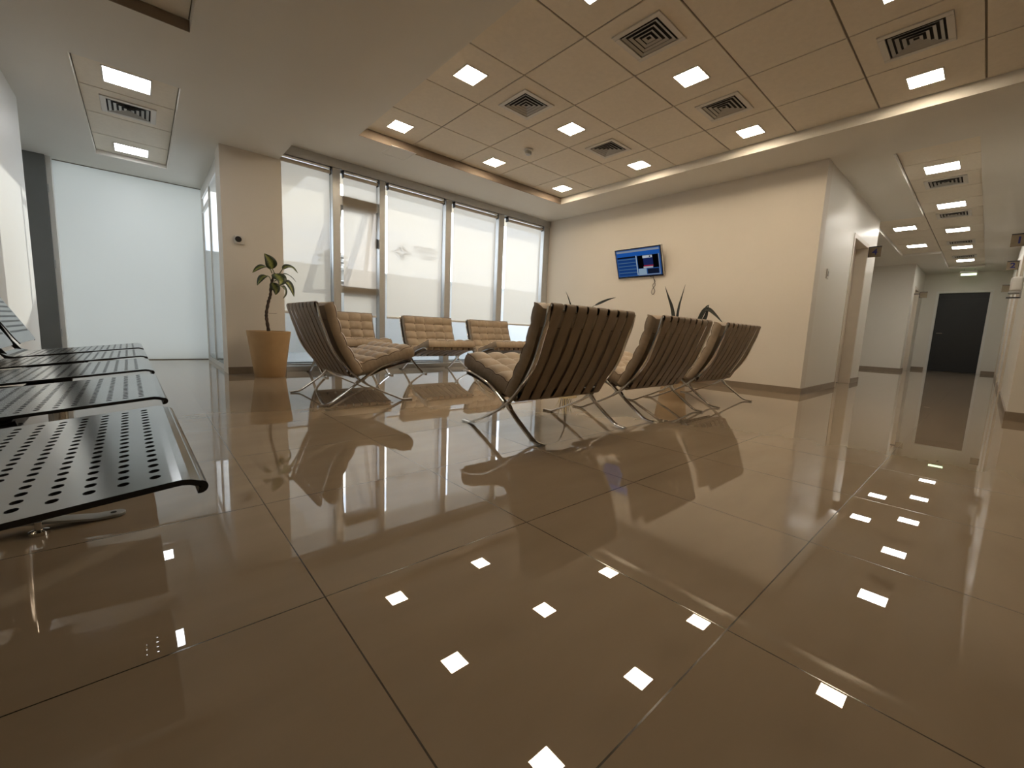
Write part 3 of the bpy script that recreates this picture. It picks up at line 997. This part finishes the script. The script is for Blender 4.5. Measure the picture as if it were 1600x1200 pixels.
# ============================================================ perforated steel bench
BN = thing('waiting_bench', 'dark perforated steel five-seat waiting bench along the left wall', 'bench', (0.040, 0.570, 0), radians(1.05))
def plate(us, vs, mapf, hole, seg=12):
    """sheet over the lattice us x vs; hole=(iu0,iu1,iv0,iv1,step) marks 3x3 lattice blocks cut by an oval"""
    bm = bmesh.new()
    vv = {}
    def V(u, v):
        k = (round(u, 6), round(v, 6))
        if k not in vv:
            vv[k] = bm.verts.new(mapf(u, v))
        return vv[k]
    iu0, iu1, iv0, iv1, ru, rv = hole
    for i in range(len(us) - 1):
        for j in range(len(vs) - 1):
            if iu0 <= i < iu1 and iv0 <= j < iv1:
                continue
            bm.faces.new((V(us[i], vs[j]), V(us[i + 1], vs[j]), V(us[i + 1], vs[j + 1]), V(us[i], vs[j + 1])))
    for i in range(iu0, iu1, 3):
        for j in range(iv0, iv1, 3):
            a = [us[i + k] for k in range(4)]
            b = [vs[j + k] for k in range(4)]
            outer = [(a[0], b[0]), (a[1], b[0]), (a[2], b[0]), (a[3], b[0]), (a[3], b[1]), (a[3], b[2]), (a[3], b[3]), (a[2], b[3]), (a[1], b[3]), (a[0], b[3]), (a[0], b[2]), (a[0], b[1])]
            cu, cv = (a[0] + a[3]) / 2, (b[0] + b[3]) / 2
            inner = []
            for u, v in outer:
                an = atan2((v - cv) / (b[3] - b[0]), (u - cu) / (a[3] - a[0]))
                inner.append((cu + ru * cos(an), cv + rv * sin(an)))
            for k in range(12):
                k2 = (k + 1) % 12
                bm.faces.new((V(*outer[k]), V(*outer[k2]), V(*inner[k2]), V(*inner[k])))
    m = MB(); m.bm.free(); m.bm = bm
    return m
PU, PV = 0.0265, 0.0250
# seat: u is the distance back from the front lip, v across
def seat_z(u):
    if u < 0.018:
        a = u / 0.018
        return 0.409 - 0.004 * (1 - a) ** 2
    return 0.409 - 0.105 * (u - 0.018)
def seat_map(u, v):
    if v < 0:
        x, y, z = seat_map(u, 0.0); return (x, -0.001, z - 0.003)
    if v > 0.515:
        x, y, z = seat_map(u, 0.515); return (x, 0.516, z - 0.003)
    if u < 0:      # rolled lip
        a = -u / 0.03 * radians(200)
        return (-0.0 + 0.0075 * sin(a), v, 0.3975 + 0.0075 * cos(a))
    if u > 0.47:
        a = (u - 0.47) / 0.05
        return (-0.47 - 0.045 * a, v, seat_z(0.47) + 0.018 * a * a)
    return (-u, v, seat_z(u))
ucol0 = 0.024
NU_, NV_ = 16, 19
us = [-0.03 + 0.0015 * q for q in range(20)] + [0.0, 0.008, 0.016] + [ucol0 + k * PU / 3 for k in range(NU_ * 3 + 1)] + [0.457, 0.47, 0.485, 0.50, 0.52]
us = sorted(us)
iu0 = us.index(ucol0)
vb = (0.515 - NV_ * PV) / 2
vs = [0.0, 0.003] + [vb + k * PV / 3 for k in range(NV_ * 3 + 1)] + [0.512, 0.515]
pl = plate(us, vs, seat_map, (iu0, iu0 + NU_ * 3, 2, 2 + NV_ * 3, 0.0052, 0.0066))
seat0 = pl.build('seat', M['steel'], BN)
sm_ = seat0.modifiers.new('thickness', 'SOLIDIFY')
sm_.thickness = 0.0065
seat0.data.materials.append(M['blacksteel'])
sm_.material_offset_rim = 1
sm_.material_offset = 0
sm_.offset = -1
# backrest: u up the sheet, v across
def back_map(u, v):
    x = -0.475 - 0.14 * (u / 0.42) - 0.05 * (u / 0.42) ** 2 + 0.02 * (1 - u / 0.42) ** 3
    z = 0.425 + u * 0.93
    c = 0.035
    vv_ = v
    if u < c:
        ins = c - math.sqrt(max(0, c * c - (c - u) ** 2))
        if v < ins: vv_ = ins
        if v > 0.515 - ins: vv_ = 0.515 - ins
    return (x, vv_, z)
ub0 = 0.045
us2 = [0.0, 0.006, 0.014, 0.024, 0.035] + [ub0 + k * PU / 3 for k in range(12 * 3 + 1)] + [0.375, 0.39, 0.405, 0.42]
vsb = [0.0, 0.008, 0.02, vb] + vs[3:-2] + [0.515 - 0.02 + 0.0001, 0.515 - 0.008, 0.515]
vsb = sorted(set(round(v, 6) for v in vsb))
jb = vsb.index(round(vb, 6))
def plate2():
    vsl = [0.0, 0.008] + [vb + k * PV / 3 for k in range(NV_ * 3 + 1)] + [0.507, 0.515]
    return plate(us2, vsl, back_map, (5, 41, 2, 2 + NV_ * 3, 0.0062, 0.0078))
back0 = plate2().build('backrest', M['steel'], BN)
sb_ = back0.modifiers.new('thickness', 'SOLIDIFY')
sb_.thickness = 0.005
back0.data.materials.append(M['blacksteel'])
sb_.material_offset_rim = 1
PITCH = 0.645
arm0 = MB()
arm0.bar([(-0.225, 0.356), (-0.26, 0.346), (-0.40, 0.335), (-0.50, 0.35), (-0.545, 0.42), (-0.60, 0.56)], 0.022, 0.012, 0)
arm0.box(-0.38, -0.025, 0.325, -0.22, 0.025, 0.358, bevel=0.004)
arm0 = arm0.build('seat_bracket', M['blacksteel'], BN, smooth=True)
arm0.location = (0, 0.06, 0)
for k in range(5):
    if k:
        for src in (seat0, back0):
            c = src.copy(); COL.objects.link(c); c.parent = BN; c.location = (0, PITCH * k, 0)
    for q in ((0.06, 0.455) if k else (0.455,)):
        c = arm0.copy(); COL.objects.link(c); c.parent = BN; c.location = (0, PITCH * k + q, 0)
MB().box(-0.335, 0.02, 0.292, -0.265, 3.08, 0.328, bevel=0.006).build('beam', M['blacksteel'], BN, smooth=True)
for y in (1.07, 2.20):
    f = MB()
    # foot bar: flat drilled tips, humped towards the post
    prof = spline([(-0.105, 0.006), (-0.150, 0.007), (-0.190, 0.014), (-0.300, 0.030), (-0.420, 0.016), (-0.470, 0.007), (-0.520, 0.006)], 5)
    f.bar(prof, 0.009, 0.045, y)
    for hx in (-0.108, -0.517):
        f.lathe([(0.0, 0.0015), (0.021, 0.0015), (0.0225, 0.003), (0.0225, 0.009), (0.021, 0.0105), (0.0, 0.0105)], 24, c=(hx, y, 0))
    foot = f.build('foot', M['footsteel'], BN, smooth=True)
    MB().tube([(-0.30, y, 0.04), (-0.30, y, 0.300)], 0.024, n=16).build('leg', M['chrome'], BN, smooth=True)
    for hx in (-0.112, -0.513):
        MB().lathe([(0.0, 0.0115), (0.007, 0.0115), (0.007, 0.0105)], 12, c=(hx, y, 0)).build('bolt_hole', M['vent_dark'], foot)
    MB().lathe([(0.0, 0.0), (0.020, 0.0), (0.020, 0.010), (0.008, 0.014), (0.008, 0.035), (0.0, 0.035)], 16, c=(-0.255, y - 0.034, 0)).build('levelling_foot', M['chrome'], BN, smooth=True)

# ============================================================ plants
def leaf_mesh(mb_list, path, width, droop_n, curl=0.15, n=12):
    """leaf blade along path (list of 3-D points); droop_n a vector roughly normal to the blade"""
    pts = spline(path, n)
    bm = mb_list
    uvl = bm.loops.layers.uv.verify()
    N = len(pts)
    rows = []
    for i, p in enumerate(pts):
        t = (pts[min(i + 1, N - 1)] - pts[max(i - 1, 0)]).normalized()
        side = t.cross(droop_n)
        side = side.normalized() if side.length > 1e-4 else Vector((1, 0, 0))
        nn = side.cross(t)
        s = i / (N - 1)
        w = width * max(0.02, (sin(pi * min(1, s ** 0.75)) ** 0.8)) * (1 - 0.25 * s)
        row = []
        for k, o in enumerate((-1, -0.5, 0, 0.5, 1)):
            row.append((bm.verts.new(p + side * (o * w / 2) + nn * (abs(o) * curl * w)), s, (o + 1) / 2))
        rows.append(row)
    for a, b in zip(rows, rows[1:]):
        for k in range(4):
            q = (a[k], a[k + 1], b[k + 1], b[k])
            f = bm.faces.new([v[0] for v in q])
            for lp, v in zip(f.loops, q):
                lp[uvl].uv = (v[1], v[2])

def build_leaf(path, width, nrm, m, parent, stalk=None, curl=0.15):
    mb = MB()
    leaf_mesh(mb.bm, path, width, Vector(nrm), curl)
    me = bpy.data.meshes.new('leaf')
    mb.bm.to_mesh(me); mb.bm.free()
    me.materials.append(m)
    for p in me.polygons: p.use_smooth = True
    o = bpy.data.objects.new('leaf', me)
    COL.objects.link(o)
    o.parent = parent
    s = o.modifiers.new('thickness', 'SOLIDIFY'); s.thickness = 0.0015
    if stalk:
        MB().tube(spline(stalk, 5), 0.004, n=6).build('leaf_stalk', M['stalk'], o, smooth=True)
    return o
M['stalk'] = mat('green_stalk', (0.06, 0.09, 0.025), 0.5, noise=0.2)

def pot(name, x, y, m, label, rt=0.205, rb=0.142, h=0.483, cat='plant pot'):
    t = thing(name, label, cat, (x, y, 0))
    MB().lathe([(0.0, 0.0), (rb - 0.004, 0.0), (rb, 0.004), (rb + (rt - rb) * 0.5, h * 0.5), (rt, h - 0.004), (rt - 0.003, h), (rt - 0.014, h), (rt - 0.018, h - 0.05), (0.0, h - 0.05)], 48).build('pot', m, t, smooth=True)
    MB().lathe([(rt - 0.019, h - 0.046), (rt * 0.5, h - 0.036), (0.0, h - 0.032)], 32).build('soil', M['soil'], t, smooth=True)
    return t

P1 = pot('potted_dumb_cane', 1.000, 5.02, M['pot'], 'variegated dumb cane plant in a tapered tan pot in front of the column', cat='potted plant')
yb = 0.0
def L3(l, ys):
    return [Vector((a - 1.0, y, z)) for (a, z), y in zip(l, ys)]
trunk = L3([(0.996, 0.445), (0.996, 0.487), (0.983, 0.602), (0.985, 0.674), (1.004, 0.784), (1.022, 0.857), (1.030, 0.954), (1.055, 1.04), (1.072, 1.085)], [0, 0, 0, 0.01, 0, -0.01, -0.01, 0, 0])
tp = spline(trunk, 8)
rads = [0.0155 + 0.003 * (1 if (i % 4) < 2 else 0) - 0.006 * (i / len(tp)) for i in range(len(tp))]
MB().tube(tp, rads, n=10).build('trunk', M['bark'], P1, smooth=True)
MB().tube(L3([(1.001, 0.667), (1.077, 0.670)], [0, -0.01]), 0.0018, n=5).build('twig', M['bark'], P1)
LF = [
    ([(1.050, 1.125), (1.022, 1.200), (0.975, 1.268)], [0.0, -0.02, -0.03], 0.100, (0.1, -1, 0.1), [(1.068, 1.06), (1.062, 1.10), (1.050, 1.125)]),
    ([(1.000, 1.133), (0.955, 1.132), (0.905, 1.105), (0.853, 1.058)], [-0.02, -0.04, -0.06, -0.09], 0.060, (0.3, -0.4, 1), [(1.045, 1.08), (1.03, 1.115), (1.000, 1.133)]),
    ([(0.990, 1.048), (0.950, 1.025), (0.920, 0.985), (0.893, 0.938)], [-0.03, -0.05, -0.06, -0.07], 0.062, (-0.6, -0.7, 0.4), [(1.034, 0.985), (1.02, 1.035), (0.990, 1.048)]),
    ([(1.065, 1.075), (1.085, 1.035), (1.098, 0.995), (1.075, 0.955)], [-0.04, -0.09, -0.13, -0.15], 0.115, (0.1, -1, 0.5), [(1.060, 1.04), (1.06, 1.07), (1.065, 1.075)]),
    ([(1.040, 0.985), (1.055, 0.940), (1.066, 0.905), (1.062, 0.858)], [-0.02, -0.04, -0.05, -0.05], 0.085, (0.2, -1, 0.1), [(1.035, 0.96), (1.038, 0.975), (1.040, 0.985)]),
    ([(1.140, 1.132), (1.185, 1.162), (1.240, 1.158), (1.294, 1.112)], [-0.02, -0.02, -0.01, 0.0], 0.070, (-0.2, -0.6, 1), [(1.070, 1.06), (1.108, 1.08), (1.140, 1.132)]),
    ([(1.160, 1.090), (1.205, 1.090), (1.255, 1.065), (1.301, 1.022)], [0.04, 0.06, 0.08, 0.10], 0.035, (0.3, -0.3, 1), [(1.070, 1.05), (1.115, 1.08), (1.160, 1.090)]),
    ([(1.150, 1.010), (1.180, 0.985), (1.207, 0.925), (1.228, 0.853)], [-0.04, -0.06, -0.08, -0.09], 0.070, (0.5, -1, 0.2), [(1.060, 1.0), (1.10, 1.02), (1.150, 1.010)]),
    ([(1.140, 0.960), (1.170, 0.930), (1.172, 0.880), (1.148, 0.829)], [0.02, 0.03, 0.03, 0.03], 0.055, (1, -0.6, 0.1), [(1.040, 0.93), (1.09, 0.962), (1.140, 0.960)]),
]
for pth, ys, w_, nr, stl in LF:
    build_leaf(L3(pth, ys), w_ * 1.3, nr, M['leaf'], P1, stalk=L3(stl, [0, (ys[0]) / 2, ys[0]]))

# straw planter behind the near chair
PA = pot('straw_planter', 5.18, 4.52, M['straw'], 'woven straw planter of long dark leaves by the window corner, behind the near chair', rt=0.20, rb=0.17, h=0.45, cat='potted plant')
def LY(l, cy, xs, cx):
    return [Vector((x - cx, y - cy, z)) for (y, z), x in zip(l, xs)]
rr = random.Random(5)
for k in range(22):
    a = rr.uniform(0, 2 * pi); r0 = rr.uniform(0.02, 0.10)
    h_ = rr.uniform(0.62, 0.84); lean = rr.uniform(0.03, 0.13)
    p = [Vector((r0 * cos(a), r0 * sin(a), 0.41)), Vector(((r0 + lean * 0.4) * cos(a), (r0 + lean * 0.4) * sin(a), 0.41 + (h_ - 0.41) * 0.5)), Vector(((r0 + lean) * cos(a), (r0 + lean) * sin(a), h_))]
    build_leaf(p, rr.uniform(0.014, 0.022), (cos(a), sin(a), 0.3), M['straw'] if k % 2 else M['snake'], PA)
build_leaf(LY([(4.50, 0.42), (4.50, 0.75), (4.512, 0.987), (4.564, 1.13), (4.643, 1.266)], 4.52, [5.18, 5.19, 5.20, 5.20, 5.20], 5.18), 0.034, (1, 0.2, 0), M['snake'], PA)
build_leaf(LY([(4.030, 1.026), (3.92, 1.062), (3.80, 1.105), (3.669, 1.135)], 4.52, [5.19, 5.19, 5.20, 5.20], 5.18), 0.052, (-1, 0, 0.5), M['snake'], PA,
           stalk=LY([(4.46, 0.42), (4.33, 0.75), (4.171, 0.943), (4.030, 1.028)], 4.52, [5.18, 5.18, 5.19, 5.19], 5.18))
# second tan pot with snake plant
PB = pot('potted_snake_plant', 5.28, 2.72, M['pot'], 'snake plant with twisted dark leaves in a tan pot below the tv', cat='potted plant')
build_leaf(LY([(2.775, 0.44), (2.785, 0.65), (2.796, 0.821), (2.839, 0.989), (2.897, 1.117), (2.966, 1.271)], 2.72, [5.28, 5.29, 5.30, 5.30, 5.30, 5.30], 5.28), 0.056, (-1, 0, 0.2), M['snake'], PB)
build_leaf(LY([(2.755, 0.44), (2.752, 0.65), (2.752, 0.822), (2.741, 0.988), (2.718, 1.111), (2.683, 1.281)], 2.72, [5.28, 5.29, 5.30, 5.30, 5.30, 5.30], 5.28), 0.050, (-1, 0.3, 0.2), M['snake'], PB)
build_leaf(LY([(2.66, 0.44), (2.57, 0.65), (2.477, 0.808), (2.430, 0.91), (2.380, 0.99), (2.350, 1.01)], 2.72, [5.27, 5.28, 5.30, 5.30, 5.30, 5.30], 5.28), 0.045, (-1, 0, 0.2), M['snake'], PB)
build_leaf(LY([(2.64, 0.44), (2.52, 0.66), (2.398, 0.825), (2.368, 0.927), (2.357, 1.012)], 2.72, [5.26, 5.28, 5.30, 5.30, 5.30], 5.28), 0.060, (-1, 0, 0.1), M['snake'], PB)
build_leaf(LY([(2.62, 0.44), (2.50, 0.72), (2.41, 0.93), (2.347, 0.951), (2.263, 0.888), (2.161, 0.785)], 2.72, [5.30, 5.31, 5.30, 5.30, 5.30, 5.30], 5.28), 0.066, (-1, 0, 0.4), M['snake'], PB)
build_leaf(LY([(2.80, 0.44), (2.86, 0.60), (2.95, 0.70), (3.05, 0.68)], 2.72, [5.28, 5.26, 5.24, 5.22], 5.28), 0.045, (-1, 0, 0.4), M['snake'], PB)

# ============================================================ television
TV = thing('television', 'flat television tilted down on the wall, showing a blue screen', 'television', (5.50, 3.528, 1.655))
tilt = atan2(0.155, 0.40)
TV.rotation_euler = (0, -tilt, 0)
# local: -x faces the room, y across, z up the screen
hw, hh = 0.378, 0.215
MB().box(-0.006, -hw, -hh, 0.035, hw, hh, bevel=0.005).build('casing', M['black'], TV, smooth=True)
MB().box(-0.003, -hw - 0.004, -hh - 0.004, 0.020, hw + 0.004, hh + 0.004, bevel=0.003).build('bezel_rim', M['diffuser_frame'], TV, smooth=True)
def scr(name, y0, z0, y1, z1, col, st_, d):
    """y measured from the picture's left (+y) to right, z from the bottom, both 0..1 of the screen"""
    sw, sh = hw - 0.018, hh - 0.020
    Y0, Y1 = sw - 2 * sw * y0, sw - 2 * sw * y1
    Z0, Z1 = -sh + 2 * sh * z0 + 0.004, -sh + 2 * sh * z1 + 0.004
    MB().box(-0.0065 - d, Y1, Z0, -0.0055 - d * 0.2, Y0, Z1).build(name, emis('screen_' + name + str(len(bpy.data.materials)), col, st_ * 0.5), SCR)
SCR = MB().box(-0.0068, -hw + 0.018, -hh + 0.024, -0.0055, hw - 0.018, hh - 0.016).build('screen', emis('screen_blue', (0.02, 0.07, 0.22), 0.5), TV)
e = 0.0006
scr('title_bar', 0.02, 0.90, 0.98, 0.97, (0.35, 0.42, 0.55), 0.55, e)
scr('header', 0.02, 0.76, 0.98, 0.90, (0.015, 0.10, 0.42), 0.8, e)
scr('list_heading', 0.02, 0.69, 0.45, 0.75, (0.005, 0.01, 0.03), 0.5, e)
for k in range(5):
    z = 0.55 - k * 0.125
    scr('list_row', 0.03, z, 0.45, z + 0.085, (0.012, 0.05, 0.20), 0.8, e)
    scr('list_line', 0.03, z + 0.088, 0.45, z + 0.105, (0.16, 0.28, 0.42), 0.55, e)
scr('divider', 0.455, 0.04, 0.475, 0.76, (0.45, 0.55, 0.65), 0.7, e)
scr('video', 0.49, 0.27, 0.95, 0.74, (0.002, 0.002, 0.004), 0.5, e)
scr('video_picture', 0.62, 0.30, 0.83, 0.70, (0.012, 0.02, 0.09), 0.9, 2 * e)
scr('caption', 0.61, 0.64, 0.82, 0.73, (0.55, 0.60, 0.68), 0.75, 3 * e)
scr('caption_dot', 0.755, 0.66, 0.785, 0.71, (0.03, 0.04, 0.08), 0.5, 4 * e)
scr('red_band', 0.62, 0.335, 0.83, 0.375, (0.35, 0.02, 0.05), 0.7, 3 * e)
scr('ticker', 0.61, 0.27, 0.82, 0.33, (0.50, 0.50, 0.56), 0.7, 3 * e)
scr('light_panel', 0.49, 0.04, 0.67, 0.26, (0.30, 0.42, 0.55), 0.75, e)
scr('dark_panel', 0.69, 0.06, 0.94, 0.24, (0.008, 0.012, 0.03), 0.8, e)
scr('panel_edge', 0.955, 0.04, 0.968, 0.76, (0.40, 0.46, 0.55), 0.6, e)
scr('panel_base', 0.48, 0.02, 0.968, 0.045, (0.40, 0.46, 0.55), 0.6, e)
mbk = MB()
mbk.box(0.02, -0.06, -0.07, 0.055, 0.06, 0.07, bevel=0.003)
mbk.box(0.05, -0.02, -0.02, 0.10, 0.02, 0.02)
mbk.build('wall_bracket', M['black'], TV)
cb = thing('power_cable', 'knotted black cable dangling below the television', 'cable', (5.575, 3.30, 1.44))
pts = [(0, 0.02, 0.03), (0, 0.00, -0.03), (0.006, -0.022, -0.11), (-0.004, 0.006, -0.16), (0.004, 0.026, -0.21), (0, -0.004, -0.245), (-0.004, -0.030, -0.20), (0.004, -0.006, -0.155), (0, 0.012, -0.11), (0.004, -0.018, -0.06), (0, 0.004, -0.02)]
MB().tube(spline(pts, 6), 0.0035, n=6).build('cord', M['plug'], cb, smooth=True)
MB().tube(spline([(0, 0.10, 0.05), (0, 0.06, 0.012), (0, 0.01, 0.0)], 5), 0.0035, n=6).build('cord', M['plug'], cb, smooth=True)
wc = thing('white_cable', 'short white cable looping under the left of the television', 'cable', (5.56, 3.745, 1.45))
MB().tube(spline([(0, 0.075, 0.0), (0.0, 0.03, -0.035), (0, -0.03, -0.035), (0, -0.08, 0.0)], 6), 0.003, n=6).build('cord', M['diffuser_frame'], wc, smooth=True)

# ============================================================ small wall things
th = thing('thermostat', 'white wall thermostat with a round black dial on the column', 'thermostat', (0.822, 5.382, 1.425))
MB().box(-0.045, -0.022, -0.042, 0.045, 0, 0.042, bevel=0.004).build('body', M['diffuser_frame'], th, smooth=True)
d = MB().lathe([(0.0, 0.010), (0.026, 0.010), (0.030, 0.004), (0.030, 0.0)], 24).build('dial', M['black'], th, smooth=True)
d.location = (-0.012, -0.022, 0.004)
d.rotation_euler = (radians(90), 0, 0)
sw = thing('light_switch', 'small grey wall switch by the corner before door 4', 'switch', (6.10, YC, 1.41))
MB().box(-0.04, -0.010, -0.055, 0.04, 0, 0.055, bevel=0.003).build('plate', M['diffuser_frame'], sw)
MB().box(-0.015, -0.016, -0.028, 0.015, -0.010, 0.028, bevel=0.002).build('rocker', M['vent_metal'], sw)
s2 = thing('door_plate', 'small dark slot plate high on the leaf of door 4', 'plate', (7.36, YC + 0.13, 1.80))
MB().box(-0.015, -0.006, -0.035, 0.015, 0, 0.035, bevel=0.002).build('plate', M['black'], s2)

def text_mesh(ch, size, m, parent, loc, rot):
    cu = bpy.data.curves.new('number', 'FONT')
    cu.body = ch
    cu.size = size
    cu.extrude = 0.0008
    cu.offset = 0.0035
    cu.align_x = 'CENTER'
    cu.align_y = 'CENTER'
    tmp = bpy.data.objects.new('tmp', cu)
    COL.objects.link(tmp)
    dg = bpy.context.evaluated_depsgraph_get()
    me = bpy.data.meshes.new_from_object(tmp.evaluated_get(dg))
    bpy.data.objects.remove(tmp)
    me.materials.clear()
    me.materials.append(m)
    o = bpy.data.objects.new('number', me)
    COL.objects.link(o)
    o.parent = parent
    o.location = loc
    o.rotation_euler = rot
    return o
def sign(x, y0, y1, z0, z1, num, label, wall_y):
    t = thing('door_sign', label, 'sign', (x, (y0 + y1) / 2, (z0 + z1) / 2), 0, 'room number signs along the corridor')
    hy, hz = abs(y1 - y0) / 2, (z1 - z0) / 2
    MB().box(-0.004, -hy, -hz, 0.004, hy, hz, bevel=0.001).build('plate', M['sign'], t)
    MB().box(-0.008, -hy, hz - 0.004, 0.008, hy, hz + 0.010, bevel=0.001).build('top_rail', M['blacksteel'], t)
    if num:
        for s in (-1,):
            text_mesh(num, 0.115, M['ink'], t, (-0.0045, 0, 0), (radians(90), 0, radians(-90)))
    MB().box(-0.01, (hy if wall_y > y0 else -hy) - 0.006, -hz, 0.01, (hy if wall_y > y0 else -hy) + 0.006, hz).build('mount', M['blacksteel'], t)
sign(8.20, YC - 0.155, YC - 0.008, 1.895, 2.040, '4', 'brown projecting room sign with blue number 4 beside the first door', YC)
sign(8.33, YR + 0.008, YR + 0.150, 1.905, 2.055, '1', 'brown projecting room sign with blue number 1 at the right picture edge', YR)
sign(10.83, YR + 0.008, YR + 0.140, 1.930, 2.065, '2', 'dark projecting room sign numbered 2 on the right corridor wall', YR)
sign(14.40, YR + 0.008, YR + 0.140, 1.900, 2.045, '', 'small unlettered dark room sign behind the dispenser, far end on the right', YR)
sign(14.22, YC - 0.235, YC - 0.100, 1.795, 1.930, '', 'small dark room sign left of the dark end door', YC)
for o in list(bpy.data.objects):
    if o.name.startswith('door_sign') and abs(o.location.x - 14.22) < 0.01:
        MB().box(-0.006, 0.06, 0.02, 0.006, 0.175, 0.04).build('arm', M['blacksteel'], o)
ds = thing('soap_dispenser', 'white translucent soap dispenser on the right corridor wall', 'dispenser', (7.60, YR, 1.33))
MB().box(-0.06, 0.0, -0.05, 0.06, 0.095, 0.115, bevel=0.025, seg=4).build('body', M['diffuser_frame'], ds, smooth=True)
MB().box(-0.05, 0.01, -0.075, 0.05, 0.10, -0.048, bevel=0.008).build('push_lever', M['vent_metal'], ds, smooth=True)
MB().box(-0.045, 0.0, -0.125, 0.045, 0.11, -0.115, bevel=0.003).build('drip_tray', M['blacksteel'], ds)
sl = MB().box(-0.045, 0.0, -0.118, 0.045, 0.012, -0.05).build('back_plate', M['vent_metal'], ds)
